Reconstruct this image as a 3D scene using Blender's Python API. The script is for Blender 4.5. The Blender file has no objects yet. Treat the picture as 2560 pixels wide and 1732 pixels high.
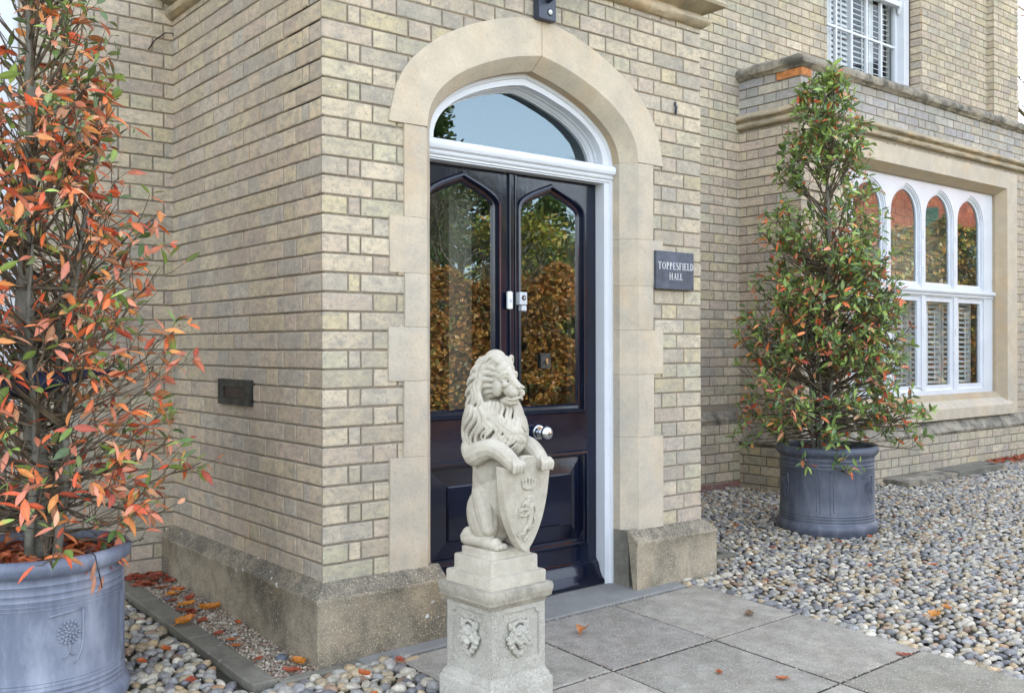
import bpy, bmesh, math, random
import numpy as np
from mathutils import Vector, Matrix, noise
from mathutils.geometry import tessellate_polygon
R_ = math.radians
scene = bpy.context.scene
# ---------------------------------------------------------------- camera
TH = R_(39.06)
CAM = Vector((-1.804, -3.368, 1.217))
cd = bpy.data.cameras.new('camera'); cam = bpy.data.objects.new('camera', cd)
scene.collection.objects.link(cam); scene.camera = cam
cam.location = CAM; cam.rotation_euler = (R_(90), R_(0.12), -TH)
cd.sensor_width = 36; cd.lens = 2441/2560*36; cd.shift_y = 2/2560
cd.clip_start = .05; cd.clip_end = 2000
# ---------------------------------------------------------------- world, sun, exposure
SUN_EL, SUN_AZ = 38, 350          # azimuth clockwise from +Y, degrees: the sun stands behind the house, the front is in open shade
w = bpy.data.worlds.new('World'); scene.world = w; w.use_nodes = True
nt = w.node_tree; nt.nodes.clear()
sky = nt.nodes.new('ShaderNodeTexSky'); sky.sky_type = 'NISHITA'; sky.sun_disc = False
sky.sun_elevation = R_(SUN_EL); sky.sun_rotation = R_(SUN_AZ)
sky.air_density = 1.0; sky.dust_density = 3.0; sky.ozone_density = 1.0
hs = nt.nodes.new('ShaderNodeHueSaturation'); hs.inputs['Saturation'].default_value = .5
bg = nt.nodes.new('ShaderNodeBackground'); bg.inputs[1].default_value = .15
wo = nt.nodes.new('ShaderNodeOutputWorld')
nt.links.new(sky.outputs[0], hs.inputs['Color']); nt.links.new(hs.outputs[0], bg.inputs[0]); nt.links.new(bg.outputs[0], wo.inputs[0])
sl = bpy.data.lights.new('sun', 'SUN'); so = bpy.data.objects.new('sun', sl); scene.collection.objects.link(so)
sl.energy = 2.4; sl.angle = R_(.6); sl.color = (1, .93, .82)
sd = Vector((math.sin(R_(SUN_AZ))*math.cos(R_(SUN_EL)), math.cos(R_(SUN_AZ))*math.cos(R_(SUN_EL)), math.sin(R_(SUN_EL))))
so.rotation_euler = sd.to_track_quat('Z', 'Y').to_euler()
scene.view_settings.view_transform = 'Standard'; scene.view_settings.look = 'None'
scene.view_settings.gamma = 1; scene.view_settings.exposure = 2.9
scene.cycles.max_bounces = 8; scene.cycles.transparent_max_bounces = 12
scene.cycles.use_denoising = True
COL = scene.collection
# ---------------------------------------------------------------- materials
def nmat(name):
    m = bpy.data.materials.new(name); m.use_nodes = True
    n = m.node_tree; b = n.nodes['Principled BSDF']; return m, n, b
def N(n, t, **k):
    o = n.nodes.new(t)
    for a, v in k.items():
        if a.startswith('_'): setattr(o, a[1:], v)
        else: o.inputs[a.replace('__', ' ')].default_value = v
    return o
def ramp(n, stops, interp='LINEAR'):
    r = n.nodes.new('ShaderNodeValToRGB'); r.color_ramp.interpolation = interp
    e = r.color_ramp.elements
    while len(e) < len(stops): e.new(.5)
    for i, (p, c) in enumerate(stops):
        e[i].position = p; e[i].color = (*c, 1) if len(c) == 3 else c
    return r
def coords(n, scale=(1, 1, 1)):
    g = n.nodes.new('ShaderNodeNewGeometry'); mp = n.nodes.new('ShaderNodeMapping')
    mp.inputs['Scale'].default_value = scale
    n.links.new(g.outputs['Position'], mp.inputs[0]); return mp.outputs[0]
def noi(n, co, scale, detail=4, rough=.55):
    t = n.nodes.new('ShaderNodeTexNoise'); t.inputs['Scale'].default_value = scale
    t.inputs['Detail'].default_value = detail; t.inputs['Roughness'].default_value = rough
    n.links.new(co, t.inputs['Vector']); return t.outputs['Fac']
def noi_c(n, co, scale):
    t = n.nodes.new('ShaderNodeTexNoise'); t.inputs['Scale'].default_value = scale; n.links.new(co, t.inputs['Vector']); return t.outputs['Color']
def mixc(n, fac, a, b, mode='MIX'):
    m = n.nodes.new('ShaderNodeMix'); m.data_type = 'RGBA'; m.blend_type = mode
    for s, v in ((m.inputs[0], fac), (m.inputs[6], a), (m.inputs[7], b)):
        if hasattr(v, 'is_output'): n.links.new(v, s)
        else: s.default_value = v if isinstance(v, (int, float)) else (*v, 1)
    return m.outputs[2]
def bump(n, b, h, strength, dist, prev=None):
    u = n.nodes.new('ShaderNodeBump'); u.inputs['Strength'].default_value = strength; u.inputs['Distance'].default_value = dist
    n.links.new(h, u.inputs['Height'])
    if prev: n.links.new(prev, u.inputs['Normal'])
    if b: n.links.new(u.outputs[0], b.inputs['Normal'])
    return u.outputs[0]
def simple(name, c, rough=.5, var=.06, bs=0, scale=8, metal=0, coat=0, spec=.5):
    m, n, b = nmat(name); co = coords(n)
    c2 = tuple(max(0, x*(1-var*2.2)) for x in c); c1 = tuple(min(1, x*(1+var)) for x in c)
    r = ramp(n, [(.3, c2), (.7, c1)]); n.links.new(noi(n, co, scale, 5), r.inputs[0])
    n.links.new(r.outputs[0], b.inputs['Base Color'])
    b.inputs['Roughness'].default_value = rough; b.inputs['Metallic'].default_value = metal
    b.inputs['Coat Weight'].default_value = coat; b.inputs['Coat Roughness'].default_value = .06
    b.inputs['Specular IOR Level'].default_value = spec
    if bs: bump(n, b, noi(n, co, 60, 3), bs, .002)
    return m
def attr_rgb(n, name='tint'):
    a = n.nodes.new('ShaderNodeAttribute'); a.attribute_name = name; return a
def brick_mat(name, pal, stain=.5, warm=(1, 1, 1), edge=(.28, .24, .19)):
    m, n, b = nmat(name); co = coords(n); a = attr_rgb(n)
    sp = n.nodes.new('ShaderNodeSeparateColor'); n.links.new(a.outputs['Color'], sp.inputs[0])
    st = [(i/len(pal), tuple(x*y for x, y in zip(c, warm))) for i, c in enumerate(pal)]
    r = ramp(n, st, 'CONSTANT'); n.links.new(sp.outputs[0], r.inputs[0])
    mr = ramp(n, [(0, (.86, .86, .86)), (1, (1.1, 1.1, 1.1))]); n.links.new(sp.outputs[1], mr.inputs[0])
    c = mixc(n, 1., r.outputs[0], mr.outputs[0], 'MULTIPLY')
    # blotches inside the brick
    f1 = ramp(n, [(.44, (0, 0, 0)), (.64, (1, 1, 1))]); n.links.new(noi(n, coords(n, (1, 1, 1.8)), 15, 8, .75), f1.inputs[0])
    c = mixc(n, f1.outputs[0], c, mixc(n, .6, c, (.23, .22, .195)))
    # grey weathering patches with vertical run
    cv = coords(n, (1, 1, .55)); f2 = ramp(n, [(.48, (0, 0, 0)), (.72, (stain, stain, stain))]); n.links.new(noi(n, cv, 1.7, 7, .7), f2.inputs[0])
    c = mixc(n, f2.outputs[0], c, (.20, .20, .185))
    f3 = ramp(n, [(.54, (0, 0, 0)), (.64, (.7, .7, .7))]); n.links.new(noi(n, co, 70, 5, .8), f3.inputs[0])
    c = mixc(n, f3.outputs[0], c, (.2, .19, .17))
    f5 = ramp(n, [(.60, (0, 0, 0)), (.66, (.6, .6, .6))]); n.links.new(noi(n, co, 190, 4, .8), f5.inputs[0])
    c = mixc(n, f5.outputs[0], c, (.13, .12, .10))
    f4 = ramp(n, [(.57, (0, 0, 0)), (.75, (.5, .5, .5))]); n.links.new(noi(n, co, 38, 5, .7), f4.inputs[0])
    c = mixc(n, f4.outputs[0], c, (.66, .62, .52))
    er = ramp(n, [(.25, (0, 0, 0)), (.8, (.6, .6, .6))]); n.links.new(sp.outputs[2], er.inputs[0]); og = ramp(n, [(.56, (0, 0, 0)), (.64, (1, 1, 1))]); n.links.new(noi(n, co, 2.3, 6, .65), og.inputs[0]); c = mixc(n, er.outputs[0], c, mixc(n, og.outputs[0], edge, (.42, .27, .14)))
    n.links.new(c, b.inputs['Base Color']); b.inputs['Roughness'].default_value = .93; b.inputs['Specular IOR Level'].default_value = .25
    p = bump(n, None, noi(n, co, 45, 5, .7), .7, .004); bump(n, b, noi(n, co, 220, 3), .5, .0015, p)
    return m
CREAM = [(.50, .435, .33), (.47, .41, .315), (.475, .43, .32), (.44, .40, .325), (.465, .395, .315), (.52, .46, .36), (.45, .41, .305), (.41, .375, .31), (.49, .43, .325), (.46, .395, .325), (.455, .43, .32), (.51, .45, .345), (.47, .415, .28)]
SIDE = [(.45, .385, .30), (.43, .375, .30), (.46, .405, .305), (.41, .365, .305), (.435, .375, .295), (.455, .40, .29), (.385, .36, .315), (.42, .355, .295)]
M = {}
M['brick'] = brick_mat('pale_brick', CREAM, .6, (1.07, 1.01, .93))
M['brick_side'] = brick_mat('warm_pale_brick', SIDE, .4, (1.16, 1.07, .96), (.36, .31, .24))
M['brick_grey'] = brick_mat('grey_pale_brick', [(.42, .38, .34), (.38, .35, .33), (.44, .41, .35), (.40, .36, .30), (.36, .34, .33), (.45, .40, .31), (.38, .37, .32)], .55)
def mortar_mat(name, c):
    m, n, b = nmat(name); co = coords(n)
    r = ramp(n, [(.3, tuple(x*.62 for x in c)), (.55, c), (.75, tuple(min(1, x*1.5) for x in c))]); n.links.new(noi(n, co, 55, 6, .75), r.inputs[0])
    f = ramp(n, [(.55, (0, 0, 0)), (.7, (.6, .6, .6))]); n.links.new(noi(n, co, 2.1, 5, .6), f.inputs[0])
    n.links.new(mixc(n, f.outputs[0], r.outputs[0], (.45, .30, .17)), b.inputs['Base Color'])
    b.inputs['Roughness'].default_value = .95; bump(n, b, noi(n, co, 160, 5, .8), 1, .006); return m
M['mortar'] = mortar_mat('lime_mortar', (.30, .255, .19))
M['mortar_dark'] = mortar_mat('weathered_mortar', (.22, .19, .155))
def stone_mat(name, c, stain=(.30, .28, .25), amt=.5, orange=.25, bs=.5, spots=0, scale=3., pits=0., top=None, grain=.0, tint=False):
    m, n, b = nmat(name); co = coords(n)
    r = ramp(n, [(.3, tuple(x*.86 for x in c)), (.7, tuple(min(1, x*1.07) for x in c))]); n.links.new(noi(n, co, 9, 6, .6), r.inputs[0])
    cc = r.outputs[0]
    f = ramp(n, [(.5, (0, 0, 0)), (.72, (orange,)*3)]); n.links.new(noi(n, coords(n, (1, 1, .4)), 3.3, 5, .6), f.inputs[0])
    cc = mixc(n, f.outputs[0], cc, (c[0]*.98, c[1]*.72, c[2]*.42))
    f = ramp(n, [(.41, (0, 0, 0)), (.62, (amt,)*3)]); n.links.new(noi(n, co, scale, 8, .72), f.inputs[0])
    cc = mixc(n, f.outputs[0], cc, stain)
    f = ramp(n, [(.50, (0, 0, 0)), (.68, (.6*amt,)*3)]); n.links.new(noi(n, co, 75, 8, .85), f.inputs[0])
    cc = mixc(n, f.outputs[0], cc, tuple(x*.5 for x in stain))
    if top:     # lichen on the surfaces that face upward
        ge = n.nodes.new('ShaderNodeNewGeometry'); sx = n.nodes.new('ShaderNodeSeparateXYZ'); n.links.new(ge.outputs['True Normal'], sx.inputs[0])
        ad = n.nodes.new('ShaderNodeMath'); ad.operation = 'MULTIPLY'; tr_ = ramp(n, [(.25, (0, 0, 0)), (.6, (1, 1, 1))]); n.links.new(sx.outputs[2], tr_.inputs[0]); n.links.new(tr_.outputs[0], ad.inputs[0])
        t2 = ramp(n, [(.42, (.15, .15, .15)), (.60, (.95, .95, .95))]); n.links.new(noi(n, co, 16, 9, .85), t2.inputs[0]); n.links.new(t2.outputs[0], ad.inputs[1]); cc = mixc(n, ad.outputs[0], cc, top)
    if tint:
        a = attr_rgb(n); cc = mixc(n, 1., cc, a.outputs['Color'], 'MULTIPLY')
        f = ramp(n, [(.50, (0, 0, 0)), (.66, (.75, .75, .75))]); n.links.new(noi(n, co, 2.2, 8, .75), f.inputs[0]); cc = mixc(n, f.outputs[0], cc, (.17, .15, .115))
    if grain:
        f = ramp(n, [(.48, (0, 0, 0)), (.60, (grain,)*3)]); n.links.new(noi(n, co, 210, 3, .8), f.inputs[0]); cc = mixc(n, f.outputs[0], cc, tuple(x*.42 for x in c))
        f = ramp(n, [(.56, (0, 0, 0)), (.64, (grain,)*3)]); n.links.new(noi(n, co, 150, 3, .7), f.inputs[0]); cc = mixc(n, f.outputs[0], cc, tuple(min(1, x*1.7) for x in c))
    if spots:   # pale lichen discs
        v = n.nodes.new('ShaderNodeTexVoronoi'); v.inputs['Scale'].default_value = 19; v.inputs['Randomness'].default_value = 1; n.links.new(mixc(n, .05, co, n.links and noi_c(n, co, 22)), v.inputs['Vector'])
        vr = ramp(n, [(0, (1, 1, 1)), (.13, (1, 1, 1)), (.17, (0, 0, 0))]); n.links.new(v.outputs['Distance'], vr.inputs[0])
        g = ramp(n, [(.53, (0, 0, 0)), (.56, (1, 1, 1))]); n.links.new(noi(n, co, 2.6, 3), g.inputs[0])
        mm = mixc(n, 1., vr.outputs[0], g.outputs[0], 'MULTIPLY'); mm = mixc(n, 1., mm, (spots,)*3, 'MULTIPLY')
        cc = mixc(n, mm, cc, (.62, .63, .6))
    n.links.new(cc, b.inputs['Base Color']); b.inputs['Roughness'].default_value = .9; b.inputs['Specular IOR Level'].default_value = .25
    p = bump(n, None, noi(n, co, 14, 6, .65), bs, .006)
    if pits:
        v = n.nodes.new('ShaderNodeTexVoronoi'); v.inputs['Scale'].default_value = 120; n.links.new(co, v.inputs['Vector'])
        vr = ramp(n, [(.05, (0, 0, 0)), (.3, (1, 1, 1))]); n.links.new(v.outputs['Distance'], vr.inputs[0])
        p = bump(n, None, vr.outputs[0], pits, .003, p)
    bump(n, b, noi(n, co, 120, 4, .7), bs, .0018, p)
    return m
M['stone'] = stone_mat('dressed_limestone', (.54, .46, .345), (.37, .34, .285), .55, .42, .4)
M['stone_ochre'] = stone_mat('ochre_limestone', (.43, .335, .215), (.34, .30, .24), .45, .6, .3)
M['stone_jamb'] = stone_mat('jamb_limestone', (.52, .44, .33), (.36, .335, .285), .65, .5, .5, 0, 4)
M['plinth'] = stone_mat('rendered_plinth', (.40, .34, .245), (.075, .07, .055), .8, .45, 1., .9, 3.2, .9, top=(.085, .08, .068), grain=.6)
M['coping'] = stone_mat('mossy_coping', (.34, .30, .23), (.09, .085, .07), .95, .2, 1., 0, 7, .3)
M['cornice'] = stone_mat('cornice_stone', (.46, .38, .26), (.20, .18, .13), .7, .6, .6, 0, 4)
M['statue'] = stone_mat('cast_stone', (.50, .46, .375), (.29, .255, .195), .55, .08, .5, 0, 8, .2, None, .14)
M['pedestal'] = stone_mat('cast_stone_grey', (.46, .44, .38), (.26, .245, .2), .5, .08, .7, 0, 7, .9, None, .4)
M['cap'] = stone_mat('lichened_cast_stone', (.42, .385, .31), (.17, .155, .125), .7, .08, .9, 0, 9, .8)
M['slab'] = stone_mat('grey_paving', (.37, .345, .29), (.20, .185, .15), .7, .12, .6, 0, 11, .5, None, .5, True)
M['step'] = stone_mat('smooth_grey_step', (.235, .23, .215), (.165, .16, .145), .45, .04, .2, 0, 3)
M['kerb'] = stone_mat('old_kerb', (.21, .195, .155), (.11, .105, .085), .8, .2, .7, .3, 6, .3)
def white_mat(name, c=(.60, .62, .65), rough=.38):
    m, n, b = nmat(name); co = coords(n)
    r = ramp(n, [(.35, tuple(x*.93 for x in c)), (.6, c)]); n.links.new(noi(n, co, 5, 5), r.inputs[0])
    f = ramp(n, [(.64, (0, 0, 0)), (.72, (.35, .35, .35))]); n.links.new(noi(n, co, 42, 6, .8), f.inputs[0])
    n.links.new(mixc(n, f.outputs[0], r.outputs[0], tuple(x*.7 for x in c)), b.inputs['Base Color'])
    b.inputs['Roughness'].default_value = rough; bump(n, b, noi(n, coords(n, (1, 1, .3)), 50, 4), .2, .0015); return m
M['white'] = white_mat('white_gloss_paint')
M['white_sh'] = white_mat('white_shutter', (.66, .67, .67), .5)
def gloss_black():
    m, n, b = nmat('glossy_black_paint'); co = coords(n)
    r = ramp(n, [(.3, (.003, .004, .010)), (.7, (.006, .009, .024))]); n.links.new(noi(n, co, 4, 4), r.inputs[0])
    f = ramp(n, [(.70, (0, 0, 0)), (.75, (.35, .35, .35))]); n.links.new(noi(n, co, 110, 4, .8), f.inputs[0])
    n.links.new(mixc(n, f.outputs[0], r.outputs[0], (.22, .22, .24)), b.inputs['Base Color'])
    b.inputs['Roughness'].default_value = .12; b.inputs['Specular IOR Level'].default_value = .3; b.inputs['Coat Weight'].default_value = .35; b.inputs['Coat Roughness'].default_value = .05
    p = bump(n, None, noi(n, coords(n, (1, 1, .12)), 60, 4, .6), .22, .002); bump(n, b, noi(n, co, 9, 3), .25, .004, p); return m
M['black'] = gloss_black()
def glass(name, refl=.32, tint=(.92, .95, .95), dark=None, rough=.0):
    m = bpy.data.materials.new(name); m.use_nodes = True; n = m.node_tree; n.nodes.clear()
    o = n.nodes.new('ShaderNodeOutputMaterial'); g = n.nodes.new('ShaderNodeBsdfGlossy'); g.inputs['Roughness'].default_value = rough
    g.inputs['Color'].default_value = (*tint, 1)
    if dark: t = n.nodes.new('ShaderNodeBsdfDiffuse'); t.inputs['Color'].default_value = (*dark, 1)
    else: t = n.nodes.new('ShaderNodeBsdfTransparent'); t.inputs['Color'].default_value = (.86, .88, .87, 1)
    lw = n.nodes.new('ShaderNodeLayerWeight'); lw.inputs[0].default_value = .5
    fr = n.nodes.new('ShaderNodeMath'); fr.operation = 'POWER'; fr.inputs[1].default_value = 5; n.links.new(lw.outputs['Facing'], fr.inputs[0])
    ad = n.nodes.new('ShaderNodeMath'); ad.operation = 'ADD'; ad.use_clamp = True; ad.inputs[1].default_value = refl
    mx = n.nodes.new('ShaderNodeMixShader')
    co = coords(n); bp = n.nodes.new('ShaderNodeBump'); bp.inputs['Strength'].default_value = .02; bp.inputs['Distance'].default_value = .01
    n.links.new(noi(n, co, 3.5, 2), bp.inputs['Height']); n.links.new(bp.outputs[0], g.inputs['Normal'])
    n.links.new(fr.outputs[0], ad.inputs[0]); n.links.new(ad.outputs[0], mx.inputs[0]); n.links.new(t.outputs[0], mx.inputs[1]); n.links.new(g.outputs[0], mx.inputs[2]); n.links.new(mx.outputs[0], o.inputs[0])
    return m
M['glass'] = glass('old_window_glass', .125, (.74, .92, 1.))
M['glass_sash'] = glass('sash_window_glass', .03)
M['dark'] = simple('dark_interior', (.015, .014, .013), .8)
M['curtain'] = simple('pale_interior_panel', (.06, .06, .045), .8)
M['slate'] = simple('slate_plaque', (.06, .075, .105), .45, .25, .15, 14)
M['letter'] = simple('engraved_white_lettering', (.75, .75, .74), .6, .02)
M['lamp'] = simple('anthracite_metal', (.035, .045, .07), .42, .1)
M['chrome'] = simple('chrome_metal', (.62, .64, .68), .16, .03, 0, 8, 1)
M['bronze'] = simple('tarnished_bronze', (.065, .065, .058), .42, .35, .4, 30, .5)
M['bronze_flap'] = simple('brown_bronze_flap', (.07, .05, .04), .42, .2, .3, 30, .4)
M['plastic'] = simple('white_plastic', (.66, .68, .66), .35, .02)
M['grey_plastic'] = simple('grey_plastic', (.45, .47, .50), .35, .03)
M['lens'] = simple('dark_lens', (.02, .02, .025), .12)
def pot_mat(nm='lead_grey_glaze', k=1.):
    m, n, b = nmat(nm); co = coords(n)
    r = ramp(n, [(.32, (.09, .11, .165)), (.5, (.15, .17, .23)), (.68, (.26, .28, .35))]); n.links.new(noi(n, coords(n, (1, 1, .3)), 9, 7, .7), r.inputs[0])
    f = ramp(n, [(.52, (0, 0, 0)), (.7, (.35, .35, .35))]); n.links.new(noi(n, co, 3, 6, .65), f.inputs[0])
    c = mixc(n, f.outputs[0], r.outputs[0], (.32, .34, .40))
    f = ramp(n, [(.70, (0, 0, 0)), (.74, (.6, .6, .6))]); n.links.new(noi(n, co, 85, 3, .8), f.inputs[0])
    n.links.new(mixc(n, 1., mixc(n, f.outputs[0], c, (.42, .43, .48)), (k, k, k*.97), 'MULTIPLY'), b.inputs['Base Color'])
    b.inputs['Roughness'].default_value = .5; bump(n, b, noi(n, co, 50, 5), .2, .002); return m
M['pot'] = pot_mat(); M['pot2'] = pot_mat('slate_grey_glaze', .55)
M['soil'] = simple('dark_soil', (.035, .022, .014), .95, .3, 1, 30)
def attr_mat(name, rough=.5, trans=.25, vein=.25, bscale=40, spec=.4, bs=.3):
    m, n, b = nmat(name); a = attr_rgb(n); co = coords(n)
    f = ramp(n, [(.35, (1-vein,)*3), (.65, (1+vein*.4,)*3)]); n.links.new(noi(n, co, bscale, 4, .7), f.inputs[0])
    c = mixc(n, 1., a.outputs['Color'], f.outputs[0], 'MULTIPLY'); n.links.new(c, b.inputs['Base Color'])
    b.inputs['Roughness'].default_value = rough; b.inputs['Specular IOR Level'].default_value = spec
    if bs: bump(n, b, noi(n, co, bscale*2, 4), bs, .002)
    if trans:
        t = n.nodes.new('ShaderNodeBsdfTranslucent'); n.links.new(c, t.inputs['Color']); mx = n.nodes.new('ShaderNodeMixShader'); mx.inputs[0].default_value = trans
        o = n.nodes['Material Output']; n.links.new(b.outputs[0], mx.inputs[1]); n.links.new(t.outputs[0], mx.inputs[2]); n.links.new(mx.outputs[0], o.inputs[0])
    return m
M['leaf'] = attr_mat('leaf', .42, .25, .18, 35, .45, .25)
M['pebble'] = attr_mat('pebble', .5, 0, .4, 55, .5, .35)
M['bark'] = stone_mat('smooth_grey_bark', (.20, .19, .16), (.085, .085, .06), .8, .15, .7, 0, 12)
M['twig'] = simple('brown_twig', (.12, .09, .055), .7, .35, .4, 20)
M['navy'] = simple('navy_cloth', (.010, .016, .055), .8, .35, 1., 30)
M['wire'] = simple('green_wire', (.02, .16, .11), .5)
M['redbrick'] = brick_mat('red_brick', [(.62, .12, .05), (.56, .10, .045), (.66, .15, .06), (.52, .09, .05), (.6, .13, .07)], .15)
M['dkred'] = brick_mat('dark_red_brick', [(.20, .075, .06), (.16, .06, .055), (.26, .11, .09), (.22, .17, .14)], .5)
def ground_mat():
    m, n, b = nmat('earth_between_cobbles'); co = coords(n)
    r = ramp(n, [(.3, (.022, .018, .013)), (.58, (.05, .042, .03)), (.78, (.16, .14, .10))]); n.links.new(noi(n, co, 40, 7, .8), r.inputs[0])
    f = ramp(n, [(.50, (0, 0, 0)), (.66, (.8, .8, .8))]); n.links.new(noi(n, co, 1.6, 6, .7), f.inputs[0])
    n.links.new(mixc(n, f.outputs[0], r.outputs[0], (.045, .055, .018)), b.inputs['Base Color'])
    b.inputs['Roughness'].default_value = .95; bump(n, b, noi(n, co, 90, 5, .8), 1, .01); return m
M['ground'] = ground_mat()
M['grass'] = simple('garden_grass', (.05, .08, .02), .9, .3, .5, 3)
# ---------------------------------------------------------------- mesh helpers
def wmat(o):
    b = Matrix.LocRotScale(o.location, o.rotation_euler, o.scale)
    return wmat(o.parent) @ o.matrix_parent_inverse @ b if o.parent else b
def setp(o, parent):
    inv = wmat(parent).inverted(); o.parent = parent; o.matrix_parent_inverse = inv
class MB:
    def __init__(s): s.v = []; s.f = []; s.c = []
    def add(s, vs, fs, col=None):
        o = len(s.v); s.v += [tuple(p) for p in vs]; s.f += [tuple(i+o for i in f) for f in fs]
        if col is not None: s.c += [col]*len(vs) if not isinstance(col, list) else col
    def box(s, x0, x1, y0, y1, z0, z1, col=None):
        s.add([(x0, y0, z0), (x1, y0, z0), (x1, y1, z0), (x0, y1, z0), (x0, y0, z1), (x1, y0, z1), (x1, y1, z1), (x0, y1, z1)],
              [(0, 3, 2, 1), (4, 5, 6, 7), (0, 1, 5, 4), (1, 2, 6, 5), (2, 3, 7, 6), (3, 0, 4, 7)], col)
    def tube(s, pts, rad, seg=6, cap=True, col=None):
        pts = [Vector(p) for p in pts]; n = len(pts)
        if not hasattr(rad, '__len__'): rad = [rad]*n
        vs = []; fs = []; up = None
        for i, p in enumerate(pts):
            t = (pts[min(i+1, n-1)]-pts[max(i-1, 0)]).normalized() if n > 1 else Vector((0, 0, 1))
            if up is None: up = t.orthogonal().normalized()
            else:
                up = up-t*up.dot(t)
                up = up.normalized() if up.length > 1e-6 else t.orthogonal().normalized()
            b = t.cross(up)
            for k in range(seg):
                a = 2*math.pi*k/seg; vs.append(p+(up*math.cos(a)+b*math.sin(a))*rad[i])
        for i in range(n-1):
            for k in range(seg):
                k2 = (k+1) % seg; fs.append((i*seg+k, i*seg+k2, (i+1)*seg+k2, (i+1)*seg+k))
        if cap: fs.append(tuple(range(seg-1, -1, -1))); fs.append(tuple((n-1)*seg+k for k in range(seg)))
        s.add(vs, fs, col)
    def sphere(s, c, r, seg=10, rings=7, rot=None, col=None):
        if not hasattr(r, '__len__'): r = (r, r, r)
        vs = []; fs = []
        for i in range(rings+1):
            ph = math.pi*i/rings
            for k in range(seg):
                a = 2*math.pi*k/seg; v = Vector((math.sin(ph)*math.cos(a)*r[0], math.sin(ph)*math.sin(a)*r[1], math.cos(ph)*r[2]))
                if rot: v = rot @ v
                vs.append(v+Vector(c))
        for i in range(rings):
            for k in range(seg): fs.append((i*seg+k, (i+1)*seg+k, (i+1)*seg+(k+1) % seg, i*seg+(k+1) % seg))
        s.add(vs, fs, col)
    def lathe(s, prof, seg=64, c=(0, 0, 0)):
        vs = []; fs = []; n = len(prof)
        for r, z in prof:
            for k in range(seg):
                a = 2*math.pi*k/seg; vs.append((c[0]+r*math.cos(a), c[1]+r*math.sin(a), c[2]+z))
        for i in range(n-1):
            for k in range(seg): fs.append((i*seg+k, i*seg+(k+1) % seg, (i+1)*seg+(k+1) % seg, (i+1)*seg+k))
        s.add(vs, fs)
    def build(s, name, mat, parent=None, smooth=False, bevel=0, auto=None, fix=True):
        me = bpy.data.meshes.new(name); me.from_pydata(s.v, [], s.f); me.update()
        if s.c and len(s.c) == len(s.v):
            a = me.color_attributes.new('tint', 'FLOAT_COLOR', 'POINT')
            arr = np.ones((len(s.v), 4), dtype=np.float32); arr[:, :3] = np.array(s.c, dtype=np.float32)[:, :3]; a.data.foreach_set('color', arr.ravel())
        me.materials.append(mat)
        if fix:
            bm = bmesh.new(); bm.from_mesh(me); bmesh.ops.recalc_face_normals(bm, faces=bm.faces); bm.to_mesh(me); bm.free()
        if smooth:
            me.polygons.foreach_set('use_smooth', [True]*len(me.polygons))
            if auto:
                me.set_sharp_from_angle(angle=R_(auto))
        o = bpy.data.objects.new(name, me); COL.objects.link(o)
        if parent: setp(o, parent)
        if bevel:
            b = o.modifiers.new('bevel', 'BEVEL'); b.width = bevel; b.segments = 2; b.limit_method = 'ANGLE'; b.angle_limit = R_(40)
        return o
def tag(o, label=None, cat=None, group=None, kind=None):
    if label: o['label'] = label
    if cat: o['category'] = cat
    if group: o['group'] = group
    if kind: o['kind'] = kind
    return o
def empty(name, label, cat, loc=(0, 0, 0), group=None, parent=None):
    o = bpy.data.objects.new(name, None); COL.objects.link(o); o.location = loc; o.empty_display_size = .1
    if parent: setp(o, parent)
    return tag(o, label, cat, group)
def offset_loop(loop, d):
    """inset (d>0) a CCW closed polygon (x,z)"""
    n = len(loop); out = []
    for i in range(n):
        p0, p1, p2 = Vector(loop[i-1]), Vector(loop[i]), Vector(loop[(i+1) % n])
        a = (p1-p0).normalized(); b = (p2-p1).normalized()
        na, nb = Vector((-a.y, a.x)), Vector((-b.y, b.x)); m = (na+nb); L = m.length
        if L < 1e-6: m = na
        else: m = m/L
        k = d/max(.35, m.dot(na)); out.append((p1.x+m.x*k, p1.y+m.y*k))
    return out
def ring(mb, A, ya, B, yb):
    n = len(A); mb.add([(x, ya, z) for x, z in A]+[(x, yb, z) for x, z in B], [(i, (i+1) % n, n+(i+1) % n, n+i) for i in range(n)])
def plate(mb, outer, holes, y0, y1):
    """front plate facing -Y with holes, thickness y0..y1"""
    loops = [outer]+holes; pts = [p for l in loops for p in l]
    tris = tessellate_polygon([[Vector((x, z, 0)) for x, z in l] for l in loops])
    mb.add([(x, y0, z) for x, z in pts], [tuple(t) for t in tris])
    mb.add([(x, y1, z) for x, z in pts], [tuple(t) for t in tris])
    for l in loops: ring(mb, l, y0, l, y1)
def fill(mb, loop, y):
    tris = tessellate_polygon([[Vector((x, z, 0)) for x, z in loop]]); mb.add([(x, y, z) for x, z in loop], [tuple(t) for t in tris])
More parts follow.
